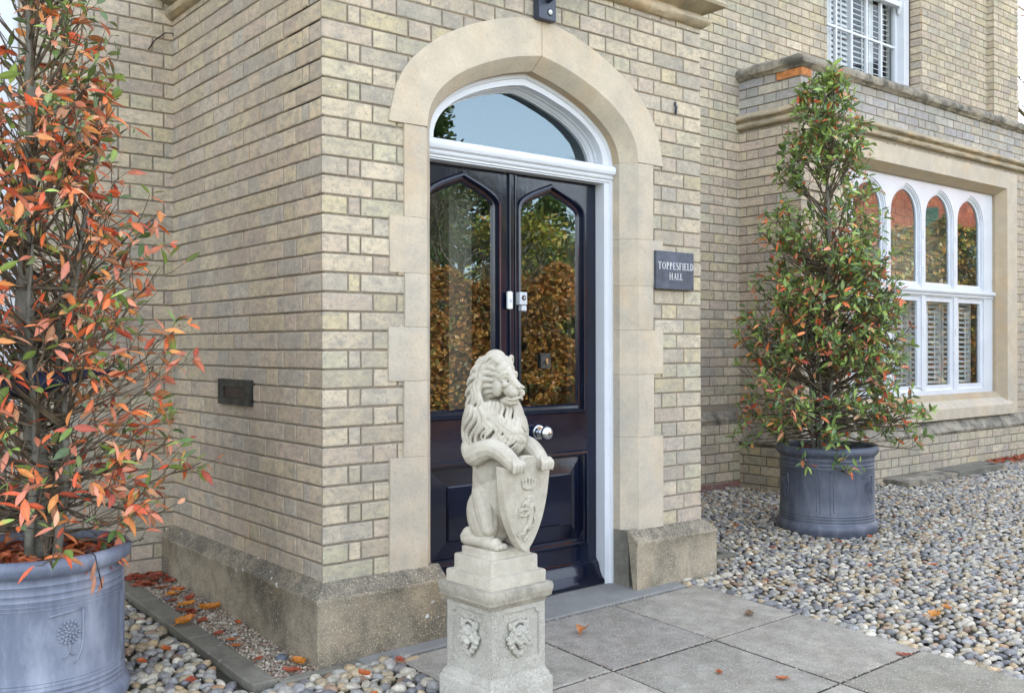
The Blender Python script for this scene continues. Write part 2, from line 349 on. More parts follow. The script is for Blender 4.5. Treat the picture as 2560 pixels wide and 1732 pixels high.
def sweep(mb, path, prof, rough=0, step=None, seed=0):
    """sweep profile [(out, z)] along an open 2D path; outward = right-hand side of travel"""
    P = [Vector(p) for p in path]
    if step:
        Q = []; K = []
        for a, b in zip(P[:-1], P[1:]):
            m = max(1, int((b-a).length/step))
            for i in range(m): Q.append(a+(b-a)*i/m)
        Q.append(P[-1]); P = Q
    n = len(P); rnd = random.Random(seed); vs = []; k = len(prof)
    for i, p in enumerate(P):
        a = (P[i]-P[i-1]).normalized() if i else (P[1]-P[0]).normalized()
        b = (P[i+1]-P[i]).normalized() if i < n-1 else a
        na, nb = Vector((a.y, -a.x)), Vector((b.y, -b.x)); m = (na+nb).normalized(); s = 1/max(.3, m.dot(na))
        for d, z in prof:
            j = Vector((p.x*7, p.y*7, z*9+d*30+seed)); r = rough*noise.noise(j*2.2)*2
            q = p+m*(d*s+r); vs.append((q.x, q.y, z+rough*noise.noise(j*2.2+Vector((9, 4, 2)))*1.5))
    fs = [(i*k+j, (i+1)*k+j, (i+1)*k+j+1, i*k+j+1) for i in range(n-1) for j in range(k-1)]
    fs.append(tuple(range(k))); fs.append(tuple((n-1)*k+j for j in range(k-1, -1, -1)))
    mb.add(vs, fs)
ZB = .307; CO = .075
def bricks(mb, O, u, nrm, L, z0, z1, cut=None, seed=1, start='corner', endc=True, course=CO, zb=ZB, depth=.0065, par=0, sloppy=1.):
    """Flemish bond skin. O (x,y) start, u unit dir, nrm outward normal."""
    rnd = random.Random(seed); O = Vector(O); u = Vector(u); nr = Vector(nrm)
    k0 = math.ceil((z0-zb)/course-1e-4); k1 = math.floor((z1-zb)/course+1e-4)
    J = .0065*.5
    for k in range(k0, k1+1):
        za = zb+k*course; zt = za+course
        if zt > z1+.01: break
        row = []; x = 0
        if (k+par) % 2 == 0: seq = [(.225,), (.1125,)]
        else: seq = [(.1125,), (.0563,)] if start == 'corner' else [(.169,)]
        for s_ in seq: row.append((x, x+s_[0])); x += s_[0]
        t = 0
        while x < L-1e-3:
            wd = .225 if t % 2 == 0 else .1125
            row.append((x, min(L, x+wd))); x += wd; t += 1
        if len(row) > 1 and row[-1][1]-row[-1][0] < .04: a = row.pop(); row[-1] = (row[-1][0], a[1])
        cuts = cut((za+zt)/2) if cut else []
        for (a, b) in row:
            segs = [(a, b)]
            for (c0, c1) in cuts:
                ns = []
                for (p, q) in segs:
                    if q <= c0 or p >= c1: ns.append((p, q))
                    else:
                        if c0-p > .02: ns.append((p, c0))
                        if q-c1 > .02: ns.append((c1, q))
                segs = ns
            for (p, q) in segs:
                if p >= L: continue
                q = min(q, L)
                def jt(v): return v+rnd.uniform(-1, 1)*.0012*sloppy
                e0 = 0 if p < 1e-6 else J; e1 = 0 if q > L-1e-6 else J
                A, B, Za, Zt = p+e0, q-e1, za+J*1.1, zt-J*1.1
                d = depth+rnd.uniform(-.0018, .0018)*sloppy; bv = .0042
                ba = 0 if e0 == 0 else bv; bb = 0 if e1 == 0 else bv
                base = [(A, -.004, Za), (B, -.004, Za), (B, -.004, Zt), (A, -.004, Zt)]
                mid = [(jt(A) if ba else A, d-.003, jt(Za)), (jt(B) if bb else B, d-.003, jt(Za)), (jt(B) if bb else B, d-.003, jt(Zt)), (jt(A) if ba else A, d-.003, jt(Zt))]
                fr = [(mid[0][0]+ba, d, mid[0][2]+bv), (mid[1][0]-bb, d, mid[1][2]+bv), (mid[2][0]-bb, d, mid[2][2]-bv), (mid[3][0]+ba, d, mid[3][2]-bv)]
                vs = []
                for (s_, dd, z) in base+mid+fr:
                    P_ = O+u*s_+nr*dd; vs.append((P_.x, P_.y, z))
                fs = [(8, 9, 10, 11)]+[(i, (i+1) % 4, 4+(i+1) % 4, 4+i) for i in range(4)]+[(4+i, 4+(i+1) % 4, 8+(i+1) % 4, 8+i) for i in range(4)]
                q1, q2 = rnd.random(), rnd.random(); mb.add(vs, fs, [(q1, q2, 1.)]*8+[(q1, q2, 0.)]*4)
def gz(x, y): return .005+.01*min(x, 6)+.04*min(y, 2) if y > -4 else .005+.01*min(x, 6)-.16
# ================================================================= THE HOUSE
H = empty('brick_house', 'pale yellow brick hall with stone porch, black double door and bay window', 'house', (1.1, 1.6, 0))
PW, PD = 2.19, 1.6                    # porch width and depth
CX = 1.095
OUT = [(.81, 2.13), (.795, 2.20), (.765, 2.30), (.705, 2.39), (.60, 2.485), (.50, 2.548), (.40, 2.597), (.27, 2.647), (.14, 2.682), (0, 2.702)]
INF = [(.627, 2.13), (.618, 2.19), (.600, 2.24), (.56, 2.295), (.50, 2.35), (.405, 2.41), (.28, 2.465), (.15, 2.507), (0, 2.538)]
INB = [(.567, 2.13), (.556, 2.185), (.525, 2.24), (.48, 2.285), (.40, 2.342), (.30, 2.393), (.15, 2.446), (0, 2.482)]
def resamp(c, n=28):
    P = [Vector(p) for p in c]
    # smooth with Catmull-Rom, keep the apex sharp
    Q = []
    for i in range(len(P)-1):
        p0 = P[max(i-1, 0)]; p1 = P[i]; p2 = P[i+1]; p3 = P[min(i+2, len(P)-1)]
        for t in np.linspace(0, 1, 8, endpoint=False):
            Q.append(.5*((2*p1)+(-p0+p2)*t+(2*p0-5*p1+4*p2-p3)*t*t+(-p0+3*p1-3*p2+p3)*t**3))
    Q.append(P[-1]); d = [0]
    for a, b in zip(Q[:-1], Q[1:]): d.append(d[-1]+(b-a).length)
    out = []
    for t in np.linspace(0, d[-1], n):
        i = min(len(Q)-2, max(0, int(np.searchsorted(d, t)-1))); k = (t-d[i])/max(1e-9, d[i+1]-d[i]); q = Q[i].lerp(Q[i+1], min(1, max(0, k))); out.append((q.x, q.y))
    return out
def full(half, z0=None, c=CX):
    """CCW closed loop (seen from the front): from the bottom right up over the apex and down"""
    r = [(c+u, z) for u, z in half]; l = [(c-u, z) for u, z in reversed(half[:-1])]
    lp = r+l
    if z0 is not None: lp = [(c-half[0][0], z0), (c+half[0][0], z0)]+lp
    return lp
outc, inf_, inb = resamp(OUT), resamp(INF), resamp(INB)
# ---- masonry cores
mb = MB()
mb.box(0, .24, .004, PD, -.2, 2.97); mb.box(PW-.24, PW, .004, PD, -.2, 2.97)
mb.box(.24, .44, 0, .30, -.2, 2.13); mb.box(1.75, PW-.24, 0, .30, -.2, 2.13)
mb.box(0.0, .24, 0, .004, -.2, 2.13); mb.box(PW-.24, PW, 0, .004, -.2, 2.13)
mid = [((a[0]+b[0])/2, (a[1]+b[1])/2) for a, b in zip(outc, inf_)]
core = [(0, 2.13), (CX-mid[0][0], 2.13)]+[(CX-u, z) for u, z in mid[1:]]+[(CX+u, z) for u, z in reversed(mid[:-1])]+[(PW, 2.13), (PW, 2.97), (0, 2.97)]
fill(mb, core, 0); fill(mb, core, .3); ring(mb, core, 0, core, .3)
mb.box(-.02, PW+.02, -.02, PD, 2.97, 3.04)
mb.build('porch_core', M['mortar'], H)
def halfw(z):                          # half-width of the hidden line under the stone ring
    if z < 2.13: return .68
    best = 0
    for (u0, z0), (u1, z1) in zip(mid[:-1], mid[1:]):
        if z0 <= z <= z1: best = u0+(u1-u0)*(z-z0)/(z1-z0)
    return best
def cut_front(z): 
    h = halfw(z); return [(CX-h+.011, CX+h+.011)] if h > .01 else []
mb = MB(); bricks(mb, (-.011, 0), (1, 0), (0, -1), PW+.022, ZB, 2.95, cut_front, seed=3)
mb.build('front_brickwork', M['brick'], H)
mb = MB(); bricks(mb, (0, 0), (0, 1), (-1, 0), PD, ZB, 2.95, None, seed=4, par=1)
mb.build('side_brickwork', M['brick_side'], H)
mb = MB(); bricks(mb, (PW, 0), (0, 1), (1, 0), PD, ZB, 2.95, None, seed=5, par=1)
mb.build('side_brickwork', M['brick'], H)
# ---- stone door surround: arch ring, jamb blocks
def arch_half(sgn):
    mb = MB(); n = len(outc); g = .0016
    def X(u): return CX+sgn*max(u, g)
    rows = [(outc, .012), (outc, -.014), ([(u-.002 if u > .002 else u, z-.002) for u, z in outc], -.016), (inf_, -.016), ([(u, z-.004) for u, z in inf_], -.013), (inb, .056), (inb, .12)]
    vs = []
    for c, y in rows: vs += [(X(u), y, z) for u, z in c]
    fs = [(r*n+i, r*n+i+1, (r+1)*n+i+1, (r+1)*n+i) for r in range(len(rows)-1) for i in range(n-1)]
    fs.append(tuple(r*n for r in range(len(rows)))); fs.append(tuple(r*n+n-1 for r in range(len(rows))))
    mb.add(vs, fs); return mb
inb = [(u, z) for u, z in resamp(INB, 28)]
for sg in (-1, 1): arch_half(sg).build('arch_stone', M['stone'], H, True, auto=35)
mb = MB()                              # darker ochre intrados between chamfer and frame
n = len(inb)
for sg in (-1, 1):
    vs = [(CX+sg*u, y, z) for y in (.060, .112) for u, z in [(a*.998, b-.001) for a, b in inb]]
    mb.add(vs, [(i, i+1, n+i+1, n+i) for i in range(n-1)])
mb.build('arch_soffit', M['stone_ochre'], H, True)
JZ = [(2.1285, 1.7513, .74), (1.750, 1.5213, .81), (1.520, 1.3013, .74), (1.300, 1.0813, .81), (1.080, .7713, .74), (.770, .312, .81)]
rj = random.Random(8)
for sg in (-1, 1):
    for zt, zb, wo_ in JZ:
        mb = MB(); o = wo_+rj.uniform(-.004, .004); yf = -.016+rj.uniform(-.001, .001)
        prof = [(o, .01), (o, yf+.002), (o-.002, yf), (.629, yf), (.626, yf+.003), (.567, .056), (.567, .112), (.60, .13)]
        if zt < .8: prof = [(o, .01), (o, yf+.002), (o-.002, yf), (.629, yf), (.626, yf+.003), (.567, .056), (.567, .112), (.60, .13)]
        k = len(prof); lv = list(np.linspace(zb, zt, 7))
        vs = []
        for z in lv:
            e = .0025 if z in (lv[0], lv[-1]) else 0
            for j, (u, y) in enumerate(prof):
                nn = noise.noise(Vector((sg*3+u*8, y*9, z*9)))*.0012
                vs.append((CX+sg*(u+nn), y+(e if 1 < j < 5 else 0)+nn, z))
        fs = [(i*k+j, i*k+j+1, (i+1)*k+j+1, (i+1)*k+j) for i in range(len(lv)-1) for j in range(k-1)]+[tuple(range(k)), tuple((len(lv)-1)*k+j for j in range(k))]
        mb.add(vs, fs); mb.build('jamb_stone', M['stone_jamb'], H)
# ---- plinth
PP = [(0, .318), (.012, .316), (.03, .300), (.060, .275), (.068, .268), (.070, .255), (.066, .246), (.066, .15), (.067, -.2)]
mb = MB(); sweep(mb, [(0, PD), (0, 0), (.525, 0)], PP, .0022, .03, 1); mb.build('plinth', M['plinth'], H, True, auto=38)
mb = MB(); sweep(mb, [(1.655, 0), (PW, 0), (PW, PD)], PP, .0022, .03, 2)
mb.build('plinth', M['plinth'], H, True, auto=38)
for x0, x1 in ((.40, .5275), (1.6625, 1.79)):
  mb = MB(); mb.box(x0, x1, .002, .15, -.2, .312)
  mb.build('doorway_plinth', M['kerb'], H, bevel=.004)
# ---- porch cornice
CP = [(0, 2.885), (.022, 2.886), (.030, 2.893), (.043, 2.900), (.050, 2.914), (.047, 2.930), (.035, 2.940), (.020, 2.945), (.018, 2.956), (.05, 2.968), (.085, 2.982), (.108, 2.992), (.112, 3.006), (.106, 3.018), (.06, 3.05), (0, 3.075)]
mb = MB(); sweep(mb, [(0, PD), (0, 0), (PW, 0), (PW, PD)], CP, .0025, .04, 3); mb.build('porch_cornice', M['cornice'], H, True, auto=40)
# ---- main walls of the house
YB = 1.6; BX, BY = 4.595, 1.017; XE = 9.43
mb = MB()
mb.box(-5, -2.4, YB, YB+.3, -.2, 7); mb.box(-.72, 0, YB, YB+.3, -.2, 7); mb.box(-2.4, -.72, YB, YB+.3, -.2, .93); mb.box(-2.4, -.72, YB, YB+.3, 3.32, 7); mb.box(PW-.3, 5.825, YB, YB+.3, -.2, 7); mb.box(7.48, XE, YB, YB+.3, -.2, 7)
mb.box(5.825, 7.48, YB, YB+.3, -.2, 3.55); mb.box(5.825, 7.48, YB, YB+.3, 5.7, 7); mb.box(XE-.3, XE, YB+.3, 8, -.2, 7); mb.box(-5, XE, 7.7, 8, -.2, 7); mb.box(-5, -4.7, YB+.3, 8, -.2, 7)
mb.box(-5, XE, YB, 8, 7, 7.2)
mb.box(0, PW, YB+.003, YB+.3, -.2, 7)
mb.build('wall_core', M['mortar'], H)
WX0, WX1 = 5.835, 7.47
def cut_up(z): return [(WX0-PW, WX1-PW)] if 3.5 < z < 5.7 else []
mb = MB(); bricks(mb, (PW, YB), (1, 0), (0, -1), XE-PW+.011, .70, 5.9, cut_up, seed=6, start='x'); mb.build('main_brickwork', M['brick'], H)
mb = MB(); bricks(mb, (-5, YB), (1, 0), (0, -1), 5, .08, 4.0, lambda z: [(2.6, 4.28)] if .9 < z < 3.3 else [], seed=7, start='x', par=1); mb.build('main_brickwork', M['brick'], H)
mb = MB()                              # pilaster at the far end
mb.box(8.87, XE+.004, YB-.07, YB, -.1, 6.9)
mb.build('pilaster_core', M['mortar'], H)
mb = MB(); bricks(mb, (8.86, YB-.07), (1, 0), (0, -1), XE-8.86+.015, 2.9, 5.9, None, seed=9); bricks(mb, (8.87, YB-.07), (0, 1), (-1, 0), .07, 2.9, 5.9, None, seed=10, par=1)
mb.build('pilaster_brickwork', M['brick'], H)
mb = MB()                              # window reveal right side (faces the street to the left)
bricks(mb, (WX1, YB), (0, 1), (-1, 0), .11, 3.3, 5.8, None, seed=11, par=1); mb.build('window_reveal', M['brick_side'], H); mb = MB(); bricks(mb, (WX0, YB), (0, 1), (1, 0), .11, 3.3, 5.8, None, seed=12, par=1)
mb.build('window_reveal', M['brick_side'], H)
# lower plinth of the main wall between porch and bay, and left of the porch
mb = MB(); sweep(mb, [(PW+.08, YB), (BX, YB)], [(0, .71), (.012, .706), (.055, .645), (.05, .635), (.05, -.2), (0, -.2)], .003, .06, 4); mb.build('plinth_slope', M['coping'], H, True, auto=40)
mb = MB(); bricks(mb, (PW, YB-.052), (1, 0), (0, -1), BX-PW, .14, .64, None, seed=13, start='x'); mb.build('lower_brickwork', M['brick'], H)
mb = MB(); bricks(mb, (PW, YB-.056), (1, 0), (0, -1), BX-PW, .06, .17, None, seed=14, start='x', sloppy=5); mb.build('red_footing', M['dkred'], H)
# ---- bay
mb = MB(); mb.box(BX+.004, 5.15, BY, YB, -.2, 3.35); mb.box(8.1, 11, BY, YB, -.2, 3.35); mb.box(5.15, 8.1, BY, YB, -.2, .60); mb.box(5.15, 8.1, BY, YB, 2.76, 3.35)
mb.box(BX+.004, 11, BY, YB, 3.35, 3.36)
mb.build('bay_core', M['mortar'], H)
def cut_bay(z): return [(5.04-BX, 8.19-BX)] if .56 < z < 2.88 else []
mb = MB(); bricks(mb, (BX-.011, BY), (1, 0), (0, -1), 11-BX, .53, 2.96, cut_bay, seed=15); bricks(mb, (BX, BY), (0, 1), (-1, 0), YB-BY, .53, 2.96, None, seed=16, par=1)
mb.build('bay_brickwork', M['brick_side'], H)
mb = MB(); bricks(mb, (BX-.011, BY), (1, 0), (0, -1), 11-BX, 3.05, 3.39, None, seed=17, zb=3.052); bricks(mb, (BX, BY), (0, 1), (-1, 0), YB-BY, 3.05, 3.39, None, seed=18, par=1, zb=3.052)
mb.build('parapet_brickwork', M['brick_grey'], H)
mb = MB(); mb.box(BX-.0135, BX+.12, BY-.0135, BY+.215, 3.285, 3.345); mb.build('orange_brick', simple('orange_brick', (.50, .19, .06), .9, .2, .5, 30), H, bevel=.003)
bp = [(BX, YB), (BX, BY), (11, BY)]
mb = MB(); sweep(mb, bp, [(0, 2.952), (.02, 2.955), (.038, 2.963), (.043, 2.978), (.036, 2.994), (.018, 3.0), (.018, 3.01), (.055, 3.024), (.06, 3.035), (.055, 3.048), (0, 3.085)], .003, .05, 5)
mb.build('string_course', M['cornice'], H, True, auto=40)
mb = MB(); sweep(mb, bp, [(0, 3.345), (.022, 3.347), (.03, 3.362), (.05, 3.372), (.056, 3.40), (.05, 3.425), (.02, 3.447), (-.05, 3.46), (-.22, 3.46), (-.22, 3.34)], .006, .04, 6)
mb.build('parapet_coping', M['coping'], H, True, auto=42)
mb = MB(); sweep(mb, bp, [(0, .56), (.01, .555), (.075, .475), (.085, .46), (.078, .44), (.066, .435), (.066, -.2)], .004, .05, 7); mb.build('bay_plinth_cap', M['coping'], H, True, auto=42)
mb = MB(); bricks(mb, (BX-.08, BY-.068), (1, 0), (0, -1), 11-BX, .0, .44, None, seed=19, zb=.06); bricks(mb, (BX-.068, BY-.068), (0, 1), (-1, 0), YB-BY+.068, .0, .44, None, seed=20, par=1, zb=.06)
mb.build('bay_lower_brickwork', M['brick'], H)
# bay window stone surround
SX0, SX1, SZ0, SZ1 = 5.0, 8.206, .56, 2.91
ix0, ix1, iz0, iz1 = 5.21, 7.995, .66, 2.76
mb = MB(); face = [(SX0, SZ0), (SX1, SZ0), (SX1, SZ1), (SX0, SZ1)]; inn = [(ix0, iz0), (ix1, iz0), (ix1, iz1), (ix0, iz1)]
tl = [(a[0], a[1]) for a in face]
plate(mb, face, [inn], BY-.017, BY+.0)
mb.build('window_surround', M['stone'], H, bevel=.002)
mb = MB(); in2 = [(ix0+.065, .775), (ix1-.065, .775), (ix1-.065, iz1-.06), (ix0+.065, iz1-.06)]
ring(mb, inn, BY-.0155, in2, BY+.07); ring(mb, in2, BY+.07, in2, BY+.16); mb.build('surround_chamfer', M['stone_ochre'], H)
mb = MB(); mb.add([(x, y, z) for x in (ix0-.04, ix1+.06) for y, z in ((BY-.05, .56), (BY-.05, .655), (BY-.04, .668), (BY+.10, .775), (BY+.16, .78), (BY+.16, .56))], [(i, (i+1) % 6, 6+(i+1) % 6, 6+i) for i in range(6)]+[tuple(range(6)), tuple(range(11, 5, -1))])
mb.build('window_sill', M['stone'], H, bevel=.003)
# joint lines on the surround are real grooves: thin dark fillets
# ---- bay window joinery
BW = MB(); y0 = BY+.10
fx0, fx1, fz0, fz1 = 5.245, 7.955, .775, 2.735
def lancet(cx, hw, zb, zs, za, n=9):
    pr = [(1, 0), (.99, .18), (.95, .36), (.86, .54), (.72, .70), (.52, .84), (.28, .94), (0, 1)]
    r = [(cx+hw*u, zs+(za-zs)*v) for u, v in pr]; l = [(cx-hw*u, zs+(za-zs)*v) for u, v in reversed(pr[:-1])]
    return [(cx-hw, zb), (cx+hw, zb)]+r+l
CL = [5.72, 6.31, 6.90, 7.49]
holes = []
for c in CL: holes.append(lancet(c, .262, 1.752, 2.35, 2.655)); holes.append([(c-.262, .815), (c+.262, .815), (c+.262, 1.675), (c-.262, 1.675)])
plate(BW, [(fx0, fz0), (fx1, fz0), (fx1, fz1), (fx0, fz1)], holes, y0, y0+.07)
bwin = BW.build('bay_window', M['white'], H, bevel=.0015)
mb = MB()
for c in CL:
    A = lancet(c, .262, 1.752, 2.35, 2.655); B = offset_loop(A, .016); Cc = offset_loop(A, .027); Dd = offset_loop(A, .046)
    ring(mb, A, y0+.008, B, y0+.008); ring(mb, B, y0+.008, B, y0+.016); ring(mb, B, y0+.016, Cc, y0+.016); ring(mb, Cc, y0+.016, Cc, y0+.024); ring(mb, Cc, y0+.024, Dd, y0+.028); ring(mb, Dd, y0+.028, Dd, y0+.042)
    A = [(c-.262, .815), (c+.262, .815), (c+.262, 1.675), (c-.262, 1.675)]; B = offset_loop(A, .015); Cc = offset_loop(A, .048)
    ring(mb, A, y0+.01, B, y0+.018); ring(mb, B, y0+.018, Cc, y0+.018); ring(mb, Cc, y0+.018, Cc, y0+.04)
mb.build('light_moulding', M['white'], bwin)
mb = MB(); sweep(mb, [(fx0, y0), (fx1, y0)], [(0, 1.68), (.012, 1.684), (.012, 1.70), (.03, 1.71), (.034, 1.725), (.03, 1.738), (0, 1.75)]); mb.build('transom_rail', M['white'], bwin)
for c in CL:
    mb = MB(); fill(mb, offset_loop(lancet(c, .262, 1.752, 2.35, 2.655), .040), y0+.038); mb.build('glass_pane', M['glass'], bwin)
    mb = MB(); fill(mb, [(c-.225, .855), (c+.225, .855), (c+.225, 1.64), (c-.225, 1.64)], y0+.036); mb.build('glass_pane', M['glass_sash'], bwin)
def shutter(parent, x0, x1, z0, z1, y, ang=52, pitch=.047, gap=None):
    mb = MB(); st = .035
    for a, b in ((x0, x0+st), (x1-st, x1)): mb.box(a, b, y, y+.028, z0, z1)
    mb.box(x0+st, x1-st, y, y+.028, z0, z0+.06); mb.box(x0+st, x1-st, y, y+.028, z1-.05, z1)
    z = z0+.085; a = R_(ang); hw = .026
    while z < z1-.07:
        dy, dz = math.sin(a)*hw, math.cos(a)*hw; t = .0035
        P_ = [(y+.014-dy, z-dz*.55-t), (y+.014+dy, z+dz*.55-t), (y+.014+dy, z+dz*.55+t), (y+.014-dy, z-dz*.55+t)]
        mb.add([(x, q[0], q[1]) for x in (x0+st, x1-st) for q in P_], [(i, (i+1) % 4, 4+(i+1) % 4, 4+i) for i in range(4)]+[(0, 1, 2, 3), (4, 5, 6, 7)]); z += pitch
    mb.box((x0+x1)/2-.006, (x0+x1)/2+.006, y-.014, y-.006, z0+.1, z1-.1)
    return mb.build('shutter', M['white_sh'], parent)
for c in CL:
    shutter(bwin, c-.285, c+.005, .80, 1.66, y0+.14); shutter(bwin, c+.010, c+.285, .80, 1.66, y0+.14)
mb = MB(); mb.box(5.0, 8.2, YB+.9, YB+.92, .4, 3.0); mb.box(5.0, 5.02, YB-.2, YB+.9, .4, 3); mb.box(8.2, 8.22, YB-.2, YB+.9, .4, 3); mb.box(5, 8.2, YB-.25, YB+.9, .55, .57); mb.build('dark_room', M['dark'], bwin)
for x in (6.60, 7.19):
    for z in (1.90, 2.22, 1.35): 
        mb = MB(); mb.box(x-.006, x+.006, y0-.006, y0+.002, z-.035, z+.035); mb.build('hinge', M['white_sh'], bwin)
# ---- upper sash window
UW = MB(); yu = YB+.11
plate(UW, [(WX0, 3.55), (WX1-.03, 3.55), (WX1-.03, 5.7), (WX0, 5.7)], [[(WX0+.1, 3.62), (WX1-.13, 3.62), (WX1-.13, 5.62), (WX0+.1, 5.62)]], yu, yu+.14)
uwin = UW.build('sash_window', M['white'], H, bevel=.002)
def sash(parent, x0, x1, z0, z1, y, xs, zs, name):
    mb = MB(); s_ = .05
    plate(mb, [(x0, z0), (x1, z0), (x1, z1), (x0, z1)], [[(x0+s_, z0+s_), (x1-s_, z0+s_), (x1-s_, z1-s_*.9), (x0+s_, z1-s_*.9)]], y, y+.04)
    for x in xs: mb.box(x-.011, x+.011, y+.004, y+.036, z0+s_, z1-s_*.9)
    for z in zs: mb.box(x0+s_, x1-s_, y+.005, y+.035, z-.01, z+.01)
    o = mb.build(name, M['white'], parent)
    g = MB(); fill(g, [(x0+s_, z0+s_), (x1-s_, z0+s_), (x1-s_, z1-s_*.9), (x0+s_, z1-s_*.9)], y+.022); g.build('glass_pane', M['glass_sash'], parent)
sash(uwin, 5.93, 7.345, 3.60, 4.64, yu+.065, [6.01+.0, 6.27, 6.53, 6.79, 7.05], [4.19], 'lower_sash')
sash(uwin, 5.93, 7.345, 4.585, 5.66, yu+.015, [6.01, 6.27, 6.53, 6.79, 7.05], [5.12], 'upper_sash')
mb = MB(); mb.add([(x, y, z) for x in (7.30, 7.345) for y, z in ((yu+.015, 4.59), (yu+.04, 4.52), (yu+.055, 4.585))], [(0, 1, 2), (3, 4, 5), (0, 1, 4, 3), (1, 2, 5, 4), (2, 0, 3, 5)]); mb.build('sash_horn', M['white'], uwin)
for x0, x1, an in ((5.92, 6.27, 12), (6.275, 6.63, 14), (6.64, 6.99, 34), (6.995, 7.35, 48)): shutter(uwin, x0, x1, 3.62, 5.6, yu+.15, an, .052)
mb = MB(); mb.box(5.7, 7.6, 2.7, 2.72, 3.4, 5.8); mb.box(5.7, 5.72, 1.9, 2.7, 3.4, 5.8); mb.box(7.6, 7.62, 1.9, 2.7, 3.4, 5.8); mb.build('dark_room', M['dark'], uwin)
# ---- window in the wall left of the porch, behind the shrub
LW = MB(); plate(LW, [(-2.42, .95), (-.70, .95), (-.70, 3.3), (-2.42, 3.3)], [[(-2.30, 1.07), (-.80, 1.07), (-.80, 2.1), (-2.30, 2.1)], [(-2.30, 2.15), (-.80, 2.15), (-.80, 3.2), (-2.30, 3.2)]], YB+.02, YB+.1)
lwin = LW.build('side_window', M['white'], H, bevel=.002)
mb = MB(); fill(mb, [(-2.32, 1.05), (-.78, 1.05), (-.78, 3.22), (-2.32, 3.22)], YB+.07); mb.build('glass_pane', M['glass_sash'], lwin)
shutter(lwin, -2.3, -1.55, 1.0, 3.2, YB+.16); shutter(lwin, -1.545, -.8, 1.0, 3.2, YB+.16)
# ================================================================= door joinery
YF = .112
frl = full(resamp([(u+.02, z+.012) for u, z in INB], 24), -.02)
fan = full(resamp([(.510, 2.118), (.503, 2.17), (.475, 2.222), (.43, 2.27), (.35, 2.322), (.25, 2.366), (.1, 2.412), (0, 2.430)], 20))
fan = fan+[] 
mb = MB(); plate(mb, frl, [[(.552, -.015), (1.612, -.015), (1.612, 2.03), (.552, 2.03)], fan], YF, YF+.11)
DF = mb.build('door_frame', M['white'], H)
mb = MB()
band = full(resamp(INB, 24), -.01); b2 = offset_loop(band, .016); b3 = offset_loop(band, .020)
def openring(mb, A, ya, B, yb):        # same as ring without the bottom edge
    n = len(A); mb.add([(x, ya, z) for x, z in A]+[(x, yb, z) for x, z in B], [(i, (i+1) % n, n+(i+1) % n, n+i) for i in range(1, n)])
openring(mb, band, YF-.010, b2, YF-.010); openring(mb, b2, YF-.010, b3, YF)
mb.build('architrave_bead', M['white'], DF)
mb = MB(); f1 = offset_loop(fan, .0); f2 = offset_loop(fan, .005); f3 = offset_loop(fan, .013); f4 = offset_loop(fan, .018)
ring(mb, f1, YF+.045, f2, YF+.045); ring(mb, f2, YF+.045, f2, YF+.06); ring(mb, f2, YF+.06, f3, YF+.075); ring(mb, f3, YF+.075, f3, YF+.085); ring(mb, f3, YF+.085, f4, YF+.085); ring(mb, f4, YF+.085, f4, YF+.105)
mb.build('fanlight_bead', M['white'], DF)
mb = MB(); fill(mb, offset_loop(fan, .016), YF+.092); mb.build('fanlight_glass', M['glass'], DF)
mb = MB(); prof = [(0, 2.035), (.008, 2.038), (.008, 2.047), (.016, 2.050), (.020, 2.056), (.016, 2.062), (.016, 2.068), (.030, 2.073), (.036, 2.085), (.036, 2.10), (.030, 2.112), (0, 2.122), (-.06, 2.128)]
sweep(mb, [(.53, YF), (1.66, YF)], prof); mb.build('transom', M['white'], DF, True, auto=30)
YD = .172
